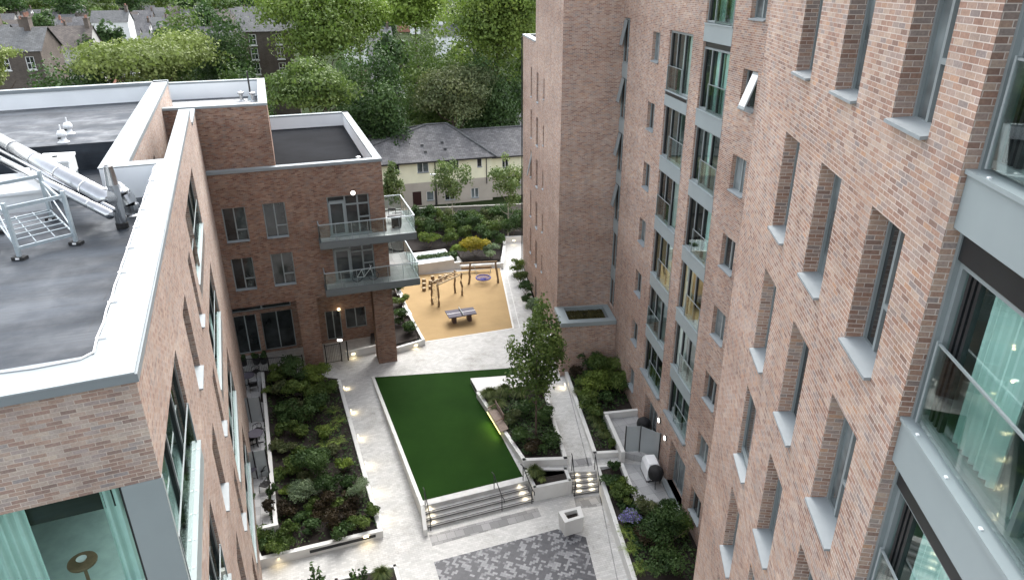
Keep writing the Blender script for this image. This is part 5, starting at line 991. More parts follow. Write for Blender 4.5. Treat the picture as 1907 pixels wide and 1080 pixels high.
p = G(637, 672.5) + V3(0, .05, 1.62); mb = MB(); mb.box(p.x - .16, p.x + .16, p.y - .06, p.y + .06, p.z - .05, p.z + .05); obj('lamp', mb, M_lampw, t)
for q, e in ((p + V3(0, .3, -.25), 1.6), (frb.pt(-3.3, -.6, 2.6), .8)):
    l = bpy.data.lights.new('gate_glow', 'POINT'); l.energy = e; l.color = (1, .80, .45); l.shadow_soft_size = .1; o = bpy.data.objects.new('gate_glow', l); COL.objects.link(o); o.location = q
mb = MB(); mb.lathe(frb.pt(-3.3, -.1, 2.6), [(0, -.1), (.1, -.05), (.1, .05), (0, .1)], 10); tag(obj('porch_lamp', mb, M_lamp), 'warm lit porch lamp on the shaded wall behind the entrance gate', 'lamp')
def screen(label, pts, h, hf=.06, group='frosted patio screens'):
    t = thing('glass_screen', label, 'screen', pts[0], 0, group)
    for a, b in zip(pts, pts[1:]):
        mb = MB(); d = (Vector(b) - Vector(a)).normalized(); mb.beam(Vector(a) + d * .03 + V3(0, 0, h / 2 + .03), Vector(b) - d * .03 + V3(0, 0, h / 2 + .03), .016, h - .06); obj('glass_panel', mb, M_frost, t)
    for a in pts: mb = MB(); mb.beam(a, Vector(a) + V3(0, 0, h + .03), .055); obj('post', mb, M_black, t)
screen('frosted glass screen between the farthest and middle left patios', [G(447, 789), G(469, 787), G(491, 785)], 1.75); screen('frosted glass screen between the middle and nearest left patios', [G(454, 895), G(480, 891), G(503, 887)], 1.75)
screen('frosted glass screen on the edge of the raised right terrace', [G(1163, 842, .4), G(1190, 841, .4), FM.pt(.12, -.06, .4)], 1.7)
# ------------------------------------------------------------------ patio furniture
ch = thing('patio_chair', 'x', 'chair', (0, 0, 0), 0, 'black patio chairs'); mb = MB(); mb.box(-.23, .23, -.22, .22, .43, .46); obj('seat', mb, M_black, ch)
mb = MB(); pts = [V3(math.cos(q) * .27, -.02 + math.sin(q) * .27, .80 - .1 * abs(math.cos(q))) for q in np.linspace(-.15, math.pi + .15, 10)]; mb.tube(pts, .02, 6)
for q in np.linspace(.6, math.pi - .6, 6): mb.tube([V3(math.cos(q) * .21, .19, .46), V3(math.cos(q) * .27, -.02 + math.sin(q) * .27, .80 - .1 * abs(math.cos(q)))], .010, 5)
obj('backrest', mb, M_black, ch)
for sx, sy in ((-1, -1), (1, -1), (-1, 1), (1, 1)):
    mb = MB(); mb.tube([V3(sx * .25, sy * .24, 0), V3(sx * .22, sy * .2, .45), V3(sx * .26, -.02 if sy < 0 else .1, .70)] if sy < 0 else [V3(sx * .25, sy * .26, 0), V3(sx * .21, sy * .2, .45)], .015, 6); obj('leg', mb, M_black, ch)
spots = [(449, 706, 20, 'black patio chair at the back left of the farthest patio table'), (478, 702, -25, 'black patio chair at the back right of the farthest patio table'), (450, 729, 165, 'black patio chair at the front left of the farthest patio table'), (474, 727, 200, 'black patio chair at the front right of the farthest patio table'),
 (470, 872, 5, 'black patio chair behind the round table on the nearest patio'), (493, 884, -50, 'black patio chair to the right of the round table on the nearest patio'), (460, 921, 150, 'black patio chair in front of the round table against the brick wall'), (496, 914, -105, 'black patio chair beside the planter wall on the nearest patio'),
 (470, 828, 80, 'black patio chair pulled under the middle patio table, left side'), (482, 812, -20, 'black patio chair pulled under the middle patio table, far side')]
for i, (px, py, rz, l) in enumerate(spots):
    p = G(px, py, .014)
    if i == 0: ch.location = p; ch.rotation_euler = (0, 0, math.radians(rz)); ch['label'] = l
    else: dup(ch, p, math.radians(rz), l)
tb = thing('patio_table', 'x', 'table', (0, 0, 0), 0, 'round black patio tables'); mb = MB(); mb.lathe((0, 0, 0), [(.0, .70), (.42, .70), (.44, .72), (.42, .74), (0, .74)], 28); obj('table_top', mb, M_table, tb); mb = MB(); mb.lathe((0, 0, 0), [(.035, .06), (.035, .7), (0, .7)], 10); obj('pedestal', mb, M_black, tb)
for k in range(4): mb = MB(); q = k * math.pi / 2 + .5; mb.beam(V3(0, 0, .07), V3(math.cos(q) * .36, math.sin(q) * .36, .015), .05, .03); obj('foot', mb, M_black, tb)
for i, (px, py, l) in enumerate(((466, 893, 'round dark table on the nearest left patio'), (464, 717, 'round dark table on the farthest left patio'), (479, 826, 'round dark table on the middle left patio'))):
    p = G(px, py, .014)
    if i == 0: tb.location = p; tb['label'] = l
    else: dup(tb, p, 0, l)
p = G(461, 822, .014); t = thing('folded_chair', 'black chair tipped on its side against the middle patio table, legs pointing left', 'chair', p); mb = MB(); mb.box(p.x - .05, p.x + .0, p.y - .25, p.y + .25, p.z + .05, p.z + .55); obj('seat', mb, M_black, t); mb = MB(); mb.box(p.x, p.x + .4, p.y - .25, p.y + .25, p.z + .5, p.z + .54); obj('backrest', mb, M_black, t)
for a, z in ((-.23, .1), (.23, .1), (-.23, .5), (.23, .5)): mb = MB(); mb.tube([p + V3(-.04, a, z), p + V3(-.6, a * 1.1, z + .02)], .016, 6); obj('leg', mb, M_black, t)
for px, py, rz in ((454, 680, 0), (478, 677, 1), (492, 676, 2)):
    p = G(px, py, .0); t = thing('pot_plant', ('dark leafy plant in a black trough under the wing, nearest the left wall', 'dark leafy plant in the middle of three troughs under the wing', 'dark leafy plant in the right of three troughs under the wing')[rz], 'pot plant', p); mb = MB(); mb.lathe(p, [(.2, 0), (.26, .4), (.22, .4), (.2, .3), (0, .3)], 14); obj('pot', mb, M_black, t); bl = crown_blobs((p.x, p.y, p.z + .62), .32, .3, 6); P_, N_, C_ = crown_points(bl, 350); V, r_ = leaves(P_, N_, .1, C_); leafobj('foliage', V, r_, LEAF['dark'], t)
# grills
def grill(label, p):
    t = thing('kettle_grill', label, 'grill', p); mb = MB(); mb.lathe(p, [(.24, .42), (.36, .55), (.40, .80), (.36, 1.02), (.22, 1.14), (0, 1.18)], 18); obj('fabric_cover', mb, M_blackfab, t, smooth=True)
    for k in range(3): mb = MB(); q = k * 2.1 + .4; mb.tube([p + V3(math.cos(q) * .15, math.sin(q) * .15, .5), p + V3(math.cos(q) * .34, math.sin(q) * .34, 0)], .018, 6); obj('leg', mb, M_black, t)
grill('black-covered round grill on three legs in front of the white covered box', G(1219, 903, .012)); grill('black-covered round grill behind the frosted screen on the raised right terrace', G(1197, 811, .4))
p = G(1211, 883, .012); t = thing('covered_box', 'white covered box beside the black-covered grill on the right terrace', 'covered furniture', p); mb = MB(); rr = lambda s, z, ox=0: [FM.pt(FM.inv(p)[0] + a * .55 * s, FM.inv(p)[1] + b * .36 * s + ox, p.z + z) for a, b in ((-1, -1), (1, -1), (1, 1), (-1, 1))]; A_, B_, C_ = rr(1.05, .02), rr(1, .75), rr(.72, 1.0)
mb.hexa(A_, B_); mb.hexa([q + V3(0, 0, .001) for q in B_], C_); obj('cover', mb, M_whitep, t, bevel=.04); mb = MB(); mb.prism(rr(1.08, 0), p.z, p.z + .06); obj('base', mb, M_black, t)
p = G(1204, 812, .4); t = thing('cushion', 'small white bundle at the foot of the grill on the raised terrace', 'bundle', p); mb = MB(); mb.lathe(p + V3(.1, -.25, 0), [(.2, .0), (.26, .1), (.2, .24), (0, .28)], 12); obj('bundle', mb, M_whitep, t, smooth=True)
# wall lamps on the tall block by the terraces
for u, z in ((-.55, 2.3), (.55, 2.65)): roundlamp(tall, FM, u, 0, z, .16)
# meter box by the annex
p = FTL.pt(-.35 + 1.6, -.25, 0); t = thing('utility_cabinet', 'small pale grey utility cabinet in the strip bed before the tower', 'cabinet', p); mb = MB(); mb.box(p.x - .2, p.x + .2, p.y - .25, p.y + .25, .2, 1.15); obj('cabinet', mb, M_unit, t, bevel=.02); mb = MB(); mb.box(p.x - .205, p.x - .2, p.y - .2, p.y + .2, .3, 1.05); obj('door', mb, M_galv, t)
# ------------------------------------------------------------------ planting
GB = 'shrubs filling the long left bed'
def bedz(py): return .05 - (py - 700) / 290 * .55
L_ = [ # px, py(base), rx, h, kind, n, size, label
 (520, 712, .9, 1.3, 'mid', 900, .13, 'leafy green shrub at the far left corner of the long left bed'), (555, 712, 1.0, 1.5, 'dark', 1000, .12, 'dark dense shrub by the left brick pillar in the long bed'), (595, 716, .95, 1.3, 'fresh', 1000, .12, 'fresh green shrub at the far right corner of the long left bed'),
 (528, 742, .8, .9, 'olive', 600, .12, 'olive-brown low shrub along the patio wall, far third of the long bed'), (562, 748, .95, 1.2, 'mid', 900, .13, 'broad mid-green shrub in the far third of the long bed'), (604, 745, .8, 1.0, 'mid', 800, .11, 'rounded green shrub near the ramp wall, far third of the long bed'),
 (535, 785, .85, .9, 'dark', 700, .11, 'dark feathery shrub beside the patio wall, middle of the long bed'), (575, 790, 1.0, 1.5, 'dark', 1300, .12, 'tall dark shrub in the middle of the long left bed'), (555, 815, .7, .9, 'mid', 600, .12, 'green shrub in front of the tall dark shrub in the long bed'),
 (530, 845, .7, .7, 'olive', 500, .12, 'brownish low shrub by the patio wall, middle of the long bed'), (545, 885, .8, .9, 'mid', 800, .11, 'bright feathery green shrub by the patio wall in the near half of the long bed'), (590, 893, 1.0, 1.6, 'dark', 1500, .11, 'largest dark twiggy shrub in the near half of the long bed'),
 (566, 935, .9, 1.1, 'silver', 900, .09, 'grey-green feathery shrub in the near half of the long bed'), (622, 920, .8, .9, 'dark', 800, .10, 'dark shrub between the grey-green shrub and the pale round bush'), (640, 880, .5, .6, 'lime', 450, .10, 'lime green shrub near the ramp wall just above the pale round bush'),
 (540, 960, .6, .6, 'rust', 450, .10, 'rust-brown low shrub near the patio wall corner'), (600, 965, .7, .5, 'rust', 500, .10, 'rust-brown ground cover in the near half of the long bed'), (640, 962, .6, .55, 'rust', 450, .09, 'dark red low shrub at the near right of the long bed'), (665, 985, .6, .5, 'mid', 500, .10, 'trailing green plant spilling over the front wall of the long bed'), (690, 962, .5, .5, 'mid', 420, .1, 'small green shrub at the near right corner of the long bed'),
 (492, 1005, .5, .9, 'mid', 500, .13, 'green broad-leaved shrub in the corner beyond the patio wall'), (520, 1022, .75, .6, 'mid', 600, .11, 'low green shrub at the near left corner of the long bed'), (488, 1024, .35, .5, 'dark', 300, .12, 'small dark shrub against the brick wall at the near left corner of the long bed')]
for px, py, rx, h, k, n, s, l in L_: shrub(l, G(px, py, bedz(py)), rx, h, k, int(n * 1.5), s * .85, group=None)
shrub('pale silvery rounded bush overhanging the ramp wall', G(668, 928, -.2), .62, .95, 'silver', 1500, .06, blobs=9)
for (px, py, l) in ((618, 800, 'yellow-green fern, farthest of three in the long left bed'), (606, 832, 'yellow-green fern, left of three in the long left bed'), (630, 826, 'yellow-green fern nearest the ramp wall of three in the long left bed'), (633, 785, 'small green fern near the ramp wall above the yellow ferns'), (622, 768, 'green fern near the ramp wall, farthest up the long bed')): fern(l, G(px, py, bedz(py)), .62, 'lime' if 'yellow' in l else 'fresh', group='ferns in the long bed')
for (px, py, l) in ((508, 925, 'dark small shrub at the near end of the nearest patio beside the wall'), (505, 955, 'reddish flowering shrub at the near end of the nearest patio'), (464, 940, 'small green shrub against the brick wall on the nearest patio')): shrub(l, G(px, py, .02), .32, .7, 'rust' if 'redd' in l else 'dark', 420, .09)
for i, (px, py) in enumerate([(508, 735), (540, 730), (578, 728), (615, 728), (545, 770), (590, 768), (520, 770), (600, 815), (560, 845), (615, 850), (528, 815), (575, 862), (540, 920), (610, 945), (570, 905), (640, 938), (650, 905), (655, 940), (520, 895), (585, 950), (560, 975), (615, 985), (580, 990), (540, 998), (640, 1000)]):
    shrub('low leafy green shrub filling a gap between the larger shrubs of the long left bed', G(px, py, bedz(py)), rng.uniform(.42, .62), rng.uniform(.4, .7), ('mid', 'dark', 'fresh', 'mid', 'olive')[i % 5] if py < 930 else ('dark', 'rust', 'dark', 'mid')[i % 4], 420, .11, group='low gap-filling shrubs in the long left bed')
for i, (px, py) in enumerate([(1090, 720), (1145, 690), (1100, 705), (1150, 715), (1085, 750), (1125, 750), (1108, 782), (1165, 715)]):
    shrub('leafy green shrub in the dense planting of the right bed', G(px, py, .2), rng.uniform(.5, .7), rng.uniform(.6, 1.0), ('mid', 'fresh', 'dark')[i % 3], 520, .11, group='dense shrubs in the right bed')
# low dark ground cover across the bed soil
def cover(label, poly, n, kind, zoff=.05, size=.1):
    P_ = [];
    for _ in range(n):
        a, b, c = rng.dirichlet((1, 1, 1)); k = rng.integers(1, len(poly) - 1); q = Vector(poly[0]) * a + Vector(poly[k]) * b + Vector(poly[k + 1]) * c; P_.append((q.x, q.y, q.z + rng.uniform(0, .22) + zoff))
    P_ = np.array(P_); V, r_ = leaves(P_, np.tile((0, 0, 1.), (n, 1)), size, np.clip(.5 + .5 * np.sin(P_[:, 0] * 3) * np.cos(P_[:, 1] * 2.5), 0, 1), 1.5); o = leafobj('ground_cover', V, r_, LEAF[kind]); tag(o, label, 'ground cover', kind='stuff')
cover('low dark ground cover over the soil of the long left bed', [G(492, 700, .05), G(625, 712, .05), pr1 + V3(-.2, .2, -.12), pf0 + V3(.3, .3, -.12), G(512, 985, -.1)], 4200, 'dark')
# central bed
tree('courtyard_tree', 'slender leafy courtyard tree in the central raised bed', G(998, 812, .25), at_dist(972, 566, math.hypot(*G(998, 812, .25)[:2])).z, 1.5, 'mid', 5600, .125, zbot=1.7, blobs=44, tr=.07, spread=1.0, aspect=1.4)
for px, py, h, l in ((912, 742, .8, 'tuft of tall grass behind the bench, nearest the white block seat'), (940, 738, .9, 'tuft of tall grass in the middle of the clump behind the white block seat'), (968, 740, .85, 'tuft of tall grass at the right of the clump behind the white block seat'), (925, 760, .6, 'short grass tuft right behind the bench backrest')): blades(l, G(px, py, .25), .75, h, 'grass', 420, .035, group='grass tufts in the central bed')
for px, py, rx, h, k, l in ((955, 785, .6, .5, 'olive', 'twiggy olive shrub just behind the bench'), (985, 770, .8, .9, 'dark', 'dark shrub behind the courtyard tree trunk, centre of the central bed'), (1012, 780, .7, .8, 'dark', 'dark shrub right of the courtyard tree trunk'), (970, 822, .7, .45, 'dark', 'low dark shrub left of the courtyard tree trunk'), (1018, 830, .7, .5, 'dark', 'low dark shrub at the near right corner of the central bed'), (995, 838, .6, .35, 'rust', 'low reddish shrub at the near end of the central bed'), (1000, 730, .7, .9, 'mid', 'green shrub at the far right of the central bed')): shrub(l, G(px, py, .25), rx, h, k, 900, .09)
cover('low dark ground cover over the soil of the central bed', [G(976, 850, .25), G(1048, 848, .25), G(1018, 750, .25), G(960, 740, .25), G(900, 735, .25)], 2200, 'dark')
blades('arching grass tuft in the small planter between the steps', G(996, 888, 0), .6, .75, 'grass', 380, .03); blades('pale short grass at the front of the small planter', G(1008, 898, 0), .3, .4, 'pale', 120, .03)
# right bed
for px, py, rx, h, k, n, l in ((1098, 690, .8, 1.5, 'dark', 1100, 'dark tall shrub against the brick entrance lodge'), (1072, 705, .55, .7, 'rust', 500, 'reddish low shrub at the far end of the right bed'), (1130, 712, 1.1, 1.6, 'mid', 2000, 'large bright green shrub against the right block'), (1110, 735, 1.0, 1.3, 'fresh', 1700, 'large fresh green shrub spreading over the right bed'), (1158, 735, .8, 1.2, 'mid', 1200, 'green shrub squeezed between the terrace wall and the right block'), (1098, 765, .7, .9, 'mid', 1000, 'mid-green shrub beside the path in the right bed'), (1112, 838, .0, 0, 'mid', 0, ''), (1135, 832, .35, .4, 'mid', 400, 'small green plant spilling over the front of the right bed')):
    if n: shrub(l, G(px, py, .2), rx, h, k, n, .10, blobs=9)
for px, py, l in ((1078, 735, 'grass tuft overhanging the path wall'), (1115, 800, 'grass tuft in the middle of the narrow right bed'), (1125, 815, 'grass tuft near the front of the narrow right bed'), (1105, 785, 'grass tuft at the back of the narrow right bed')): blades(l, G(px, py, .2), .5, .6, 'grass', 260, .03, group='grass tufts in the narrow right bed')
cover('low dark ground cover over the soil of the right bed', [G(1060, 700, .2), G(1140, 700, .2), G(1170, 750, .2), G(1125, 780, .2), G(1150, 835, .2), G(1110, 838, .2)], 1500, 'dark')
# lower right bed
for px, py, rx, h, k, n, f, l in ((1140, 880, .35, .7, 'dark', 450, None, 'dark upright shrub at the top corner of the lower right bed'), (1136, 905, .55, .6, 'dark', 700, None, 'dark green shrub at the top of the lower right bed'), (1152, 912, .5, .5, 'fresh', 650, None, 'bright broad-leaved shrub near the top of the lower right bed'), (1165, 935, .7, .7, 'mid', 900, None, 'green shrub right behind the purple flowers'), (1168, 972, .55, .6, 'silver', 800, 'purple', 'rounded bush covered in purple flowers'), (1205, 962, .6, .8, 'olive', 600, None, 'twiggy grey shrub between the purple bush and the terrace edge'), (1245, 962, .5, .8, 'dark', 600, None, 'dark leafy shrub under the near end of the terrace'), (1240, 1015, 1.1, 1.4, 'dark', 1800, None, 'large dark green shrub against the near right block'), (1265, 990, .7, 1.0, 'mid', 800, None, 'green shrub by the wall at the end of the lower right bed'), (1205, 1005, .7, .4, 'rust', 500, None, 'low brownish shrub in the middle of the lower right bed'), (1230, 1060, .9, .9, 'dark', 1000, None, 'dark shrub at the bottom of the lower right bed')):
    shrub(l, G(px, py, -.1), rx, h, k, n, .095, flowers=f, blobs=8)
for px, py, l in ((1172, 1000, 'lime fern right below the purple flowers'), (1172, 1025, 'lime fern, second below the purple flowers'), (1192, 1062, 'larger lime fern near the bottom of the lower right bed'), (1165, 990, 'small lime fern beside the white wall under the purple flowers')): fern(l, G(px, py, -.2), .55, 'lime', group='ferns in the lower right bed')
cover('low dark ground cover over the soil of the lower right bed', [G(1185, 1060, -.3), G(1135, 890, -.05), G(1160, 890, -.05), G(1190, 945, -.05), G(1262, 955, -.05), FM.pt(-8, -.3, -.1)], 2600, 'dark')
# bottom planter with two leafy plants
bp = thing('raised_bed', 'white planter at the bottom edge with grass and thin leafy plants', 'planter', G(690, 1085, LC)); q = [G(626, 1078, -.3), G(735, 1052, -.3), G(755, 1120, -.3), G(646, 1150, -.3)]
for k in range(4): pwall(bp, q[k], q[(k + 1) % 4], .16)
mb = MB(); mb.face([p + V3(0, 0, -.08) for p in q]); obj('soil', mb, M_soil, bp); blades('grass tuft at the corner of the planter at the bottom edge', G(712, 1075, -.35), .55, .5, 'grass', 420, .03)
def wand(label, px, py, z, h, n=7):
    p = G(px, py, z); t = thing('leafy_plant', label, 'plant', p); mb = MB(); Ps = []
    for k in range(n):
        a = rng.uniform(0, 6.28); tip = p + V3(math.cos(a) * rng.uniform(.15, .6), math.sin(a) * rng.uniform(.15, .6), h * rng.uniform(.65, 1)); mb.tube([p, p.lerp(tip, .5) + V3(0, 0, .1), tip], .012, 5, .004)
        for s in np.linspace(.4, 1, 22): Ps.append(np.array(p.lerp(tip, s) + V3(0, 0, .1 * (1 - s))) + rng.normal(0, .05, 3))
    obj('stem', mb, M_bark, t); Ps = np.array(Ps); V, r_ = leaves(Ps, rng.normal(0, 1, (len(Ps), 3)), .11, rng.uniform(0, 1, len(Ps)), 1.9); leafobj('leaves', V, r_, LEAF['dark'], t)
wand('tall thin leafy plant at the bottom edge, left of two', 590, 1125, LC, 1.9, 10); wand('tall thin leafy plant at the bottom edge, right of two', 672, 1112, -.35, 1.5, 10)
# strip bed in front of the tower
mb = MB(); mb.prism([G(976, 470), G(1003, 590), G(1040, 680), FTL.pt(-.2, -.05, 0), FTL.pt(17, -.05, 0)], -.1, .05); struct('strip_bed_soil', mb, M_soil)
for u, w_, rx, h, k, l in ((15.5, -.8, .7, 1.2, 'fresh', 'feathery bright shrub at the far end of the strip bed by the tower'), (13, -.8, .75, 1.0, 'grass', 'rounded grassy shrub overhanging the path by the tower'), (10.8, -.7, .7, .9, 'dark', 'dark shrub in the strip bed under the second tower windows'), (8.8, -.6, .6, .8, 'dark', 'dark shrub in the middle of the strip bed by the tower'), (6.8, -.6, .65, 1.3, 'silver', 'blue-green upright shrub in the strip bed by the tower'), (4.8, -.6, .6, .9, 'mid', 'green shrub in the strip bed near the cabinet'), (3.2, -.6, .5, .7, 'rust', 'brown low shrub in the strip bed behind the cabinet'), (.4, -.5, .45, .6, 'dark', 'dark shrub at the near end of the strip bed')): shrub(l, FTL.pt(u, w_, .05), rx, h, k, 900, .10)
# bed between wing pillar and playground
for px, py, rx, h, k, l in ((752, 600, .8, .8, 'dark', 'dark shrub beside the right brick pillar'), (765, 618, .7, .7, 'dark', 'dark shrub in the corner by the lit wall lamp'), (748, 568, .7, .7, 'mid', 'green shrub between the two wall benches'), (738, 545, .7, .8, 'dark', 'dark shrub half hidden behind the brick pillar near the benches')): shrub(l, G(px, py, .25), rx, h, k, 900, .1)
# clipped hedge
a, b = G(778, 494, .35), G(850, 484.5, .35); t = thing('hedge', 'clipped dark green hedge in front of the grey-topped enclosure', 'hedge', (a + b) / 2); Ps = []
for _ in range(3800): s = rng.uniform(0, 1); q = a.lerp(b, s); Ps.append((q.x + rng.normal(0, .05), q.y + rng.uniform(-.38, .42), .35 + rng.uniform(0, .75) ** .8))
Ps = np.array(Ps); V, r_ = leaves(Ps, np.tile((0, -.4, .9), (len(Ps), 1)), .12, rng.uniform(0, 1, len(Ps)), 1.6); leafobj('foliage', V, r_, LEAF['dark'], t)
mb = MB(); mb.beam(a + V3(0, 0, .1), b + V3(0, 0, .1), .1, .3); obj('stem', mb, M_bark, t)
# garden behind the playground
GG = 'dark shrubs massed below the boundary wall'
mb = MB(); mb.prism([G(740, 470), G(850, 470), G(862, 489), G(931, 487), G(936, 452), G(937, 441), (1.2, 73), (-24, 73)], -.1, .2); struct('garden_bed_soil', mb, M_soil)
GS = [(885, 478, 1.3, 1.5, 'yellow', 2200, 'yellow-leaved shrub glowing in the garden behind the swing'), (858, 482, .8, 1.1, 'lime', 900, 'lime shrub left of the yellow-leaved shrub'), (915, 482, 1.0, 1.1, 'silver', 1100, 'grey-green shrub right of the yellow-leaved shrub'), (930, 462, .9, 1.3, 'dark', 900, 'dark shrub beside the white end wall of the path'), (905, 455, 1.0, 1.6, 'dark', 1100, 'dark bushy shrub behind the yellow-leaved shrub'),
 (800, 462, 1.1, 1.2, 'fresh', 1300, 'pale green shrub behind the grey-topped enclosure'), (835, 458, 1.1, 1.3, 'mid', 1300, 'green shrub right behind the grey-topped enclosure'), (870, 450, 1.0, 1.4, 'mid', 1100, 'mid-green shrub between the birch trunk and the yellow shrub'), (785, 440, 1.2, 1.5, 'mid', 1300, 'large green shrub beyond the balcony corner')]
for px, py, rx, h, k, n, l in GS: shrub(l, G(px, py, .2), rx, h, k, n, .13, blobs=9)
for i in range(22):
    px = 775 + (i % 11) * 19.5 + rng.uniform(-6, 6); py = (424, 438)[i // 11] + rng.uniform(-5, 5); shrub('dark green shrub in the mass of planting below the boundary wall', G(px, py, .2), rng.uniform(.9, 1.4), rng.uniform(1.3, 2.3), ('dark', 'dark', 'mid', 'olive')[i % 4] if i % 5 else 'dark', 1000, .14, group=GG, blobs=9)
for px, py, pt, rx, l in ((845, 432, 283, 1.9, 'young birch with pale trunk in front of the cream houses, middle of three'), (946, 440, 290, 1.75, 'young birch with pale trunk near the tower, right of three'), (736, 432, 305, 1.1, 'young birch half hidden behind the wing corner, left of three')):
    b = G(px, py, .2); tree('birch_tree', l, b, at_dist(px - 5, pt, math.hypot(b.x, b.y)).z, rx, 'birch', 2600, .15, zbot=2.6, blobs=26, bark=M_birch, tr=.06, group='young birches below the boundary wall', spread=.95)
# boundary wall, lamp post
a, b = G(690, 392, 2.0), G(984, 380, 2.0); t = thing('boundary_wall', 'long grey block boundary wall between the garden and the cream houses', 'wall', (a + b) / 2); pwall(t, a, b, .22, -.2, 'wall', M_block); pwall(t, a + V3(0, 0, .06), b + V3(0, 0, .06), .3, 1.98, 'coping', M_block)
p = at_dist(812, 383, 76); p.z = 0; zt_ = at_dist(809, 326, 76).z; t = thing('lamp_post', 'dark lamp post with a white lantern before the cream houses', 'lamp post', p); mb = MB(); mb.tube([p, V3(p.x, p.y, zt_)], .07, 8, .05); obj('post', mb, M_gutter, t); mb = MB(); mb.box(p.x - .5, p.x + .15, p.y - .12, p.y + .12, zt_, zt_ + .12); obj('lantern', mb, M_whitep, t)
# ------------------------------------------------------------------ cream terrace beyond the wall
hs_ = thing('terraced_houses', 'cream and beige terraced houses with weathered slate hipped roofs', 'houses', (-6, 84, 0)); HY = 72.0
e0, e1 = G(716, 305, 5.3), G(916, 290, 5.3); HY = math.degrees(math.atan2(e1.x - e0.x, e1.y - e0.y)); FH = Fr((e0.x, e0.y), HY, -1); FH.n = (-FH.n[0], -FH.n[1]) if FH.n[1] < 0 else FH.n
Lh = (e1 - e0).length; P = FH.pt; uA = -14
def hq(px, py): return FH.hit(px, py)
W_ = [((734, 307), (745, 324)), ((776, 303), (799, 321)), ((832, 298), (855, 315)), ((888, 295), (898, 311)), ((794, 357), (809, 373)), ((828, 357), (848, 372)), ((877, 351), (892, 368))]; D_ = [((768, 358), (786, 384))]
ops = []; 
for (a, b) in W_ + D_:
    u_, z_ = hq(*a); v_, y_ = hq(*b); ops.append((u_, v_, max(.05, y_), z_, .12))
mb = MB(); mb.wall(FH, -8, Lh, 2.75, 5.3, [o for o in ops if o[2] > 2.7], .12); u2 = Lh; r2_ = .9
FH2 = Fr(P(0, .9, 0), HY, 1); FH2.n = FH.n; w2 = [(Lh + 4.6, Lh + 5.6, 3.3, 4.5, .1), (Lh + 1.5, Lh + 2.3, 3.5, 4.6, .1)]; mb.wall(FH2, -30, -8, 2.75, 5.0); mb.wall(FH2, Lh, Lh + 24, 2.75, 5.0, w2, .1); mb.face([P(Lh, 0, 2.75), P(Lh, .9, 2.75), P(Lh, .9, 5.3), P(Lh, 0, 5.3)]); obj('upper_wall', mb, M_render_c, hs_)
mb = MB(); mb.wall(FH, -8, Lh, -.2, 2.75, [o for o in ops if o[3] < 2.8], .12); mb.wall(FH2, -30, -8, -.2, 2.75); w3 = [(Lh + 2.4, Lh + 3.9, .9, 2.2, .1)]; mb.wall(FH2, Lh, Lh + 24, -.2, 2.75, w3, .1); mb.face([P(Lh, 0, -.2), P(Lh, .9, -.2), P(Lh, .9, 2.75), P(Lh, 0, 2.75)]); obj('lower_wall', mb, M_render_g, hs_)
mb = MB(); dp = 9.0
for u in (-30, Lh + 24): mb.face([P(u, .9, -.2), P(u, dp, -.2), P(u, dp, 5), P(u, .9, 5)])
mb.face([P(-30, dp, -.2), P(Lh + 24, dp, -.2), P(Lh + 24, dp, 5), P(-30, dp, 5)]); obj('rear_wall', mb, M_render_g, hs_)
for i, o in enumerate(ops[:-1]): window(hs_, FH, *o[:4], .06, (.5,) if o[1] - o[0] > .95 else (), (), M_paneg if i in (1, 4, 6) else M_pane, True, M_upvc, .06, .08)
for o in w2 + w3: window(hs_, FH2, *o[:4], .06, (.5,), ((0, 1, .5),) if o in w3 else (), M_pane, True, M_upvc, .06, .08)
o = ops[-1]; mb = MB(); mb.fbox(FH, o[0], o[1], .06, .1, o[2], o[3]); obj('door', mb, M_door, hs_)
mb = MB(); zr1, ov = 8.35, .45
rg0, rg1 = FH.inv(G(781, 222, zr1))[0], FH.inv(G(819, 220, zr1))[0]; rw_ = 5.2
A_, B_, C_, D2 = P(-8 - ov, -ov, 5.2), P(Lh + ov, -ov, 5.2), P(Lh + ov, dp + 2, 5.2), P(-8 - ov, dp + 2, 5.2); R0_, R1_ = P(rg0, rw_, zr1), P(rg1, rw_, zr1)
def rface(mb, pts, eave):  # roof slope with uv in metres along the eave / up the slope
    d = (Vector(eave[1]) - Vector(eave[0])).normalized(); n = (Vector(pts[1]) - Vector(pts[0])).cross(Vector(pts[2]) - Vector(pts[0])).normalized(); u = n.cross(d); o = Vector(eave[0]); mb.face(pts, [((Vector(p) - o).dot(d), (Vector(p) - o).dot(u)) for p in pts])
rface(mb, [A_, B_, R1_, R0_], (A_, B_)); rface(mb, [B_, C_, R1_], (B_, C_)); rface(mb, [C_, D2, R0_, R1_], (C_, D2)); rface(mb, [D2, A_, R0_], (D2, A_)); obj('hipped_roof', mb, M_slate, hs_)
mb = MB(); zr2 = 7.45
for ua, ub in ((-30, -3), (Lh - 4, Lh + 24)):
    a, b, c, d = P(ua, .9 - ov, 4.95), P(ub, .9 - ov, 4.95), P(ub, 5.2, zr2), P(ua, 5.2, zr2); rface(mb, [a, b, c, d], (a, b)); e, f = P(ua, dp + ov, 4.95), P(ub, dp + ov, 4.95); rface(mb, [f, e, d, c], (f, e))
obj('side_roof', mb, M_slate, hs_)
mb = MB()
for a, b in ((R0_, R1_), (R1_, B_), (R0_, A_), (R1_, C_), (R0_, D2)): mb.tube([a + V3(0, 0, .05), b + V3(0, 0, .05)], .13, 6)
for ua, ub in ((-30, -3), (Lh - 4, Lh + 24)): mb.tube([P(ua, 5.2, zr2 + .05), P(ub, 5.2, zr2 + .05)], .12, 6)
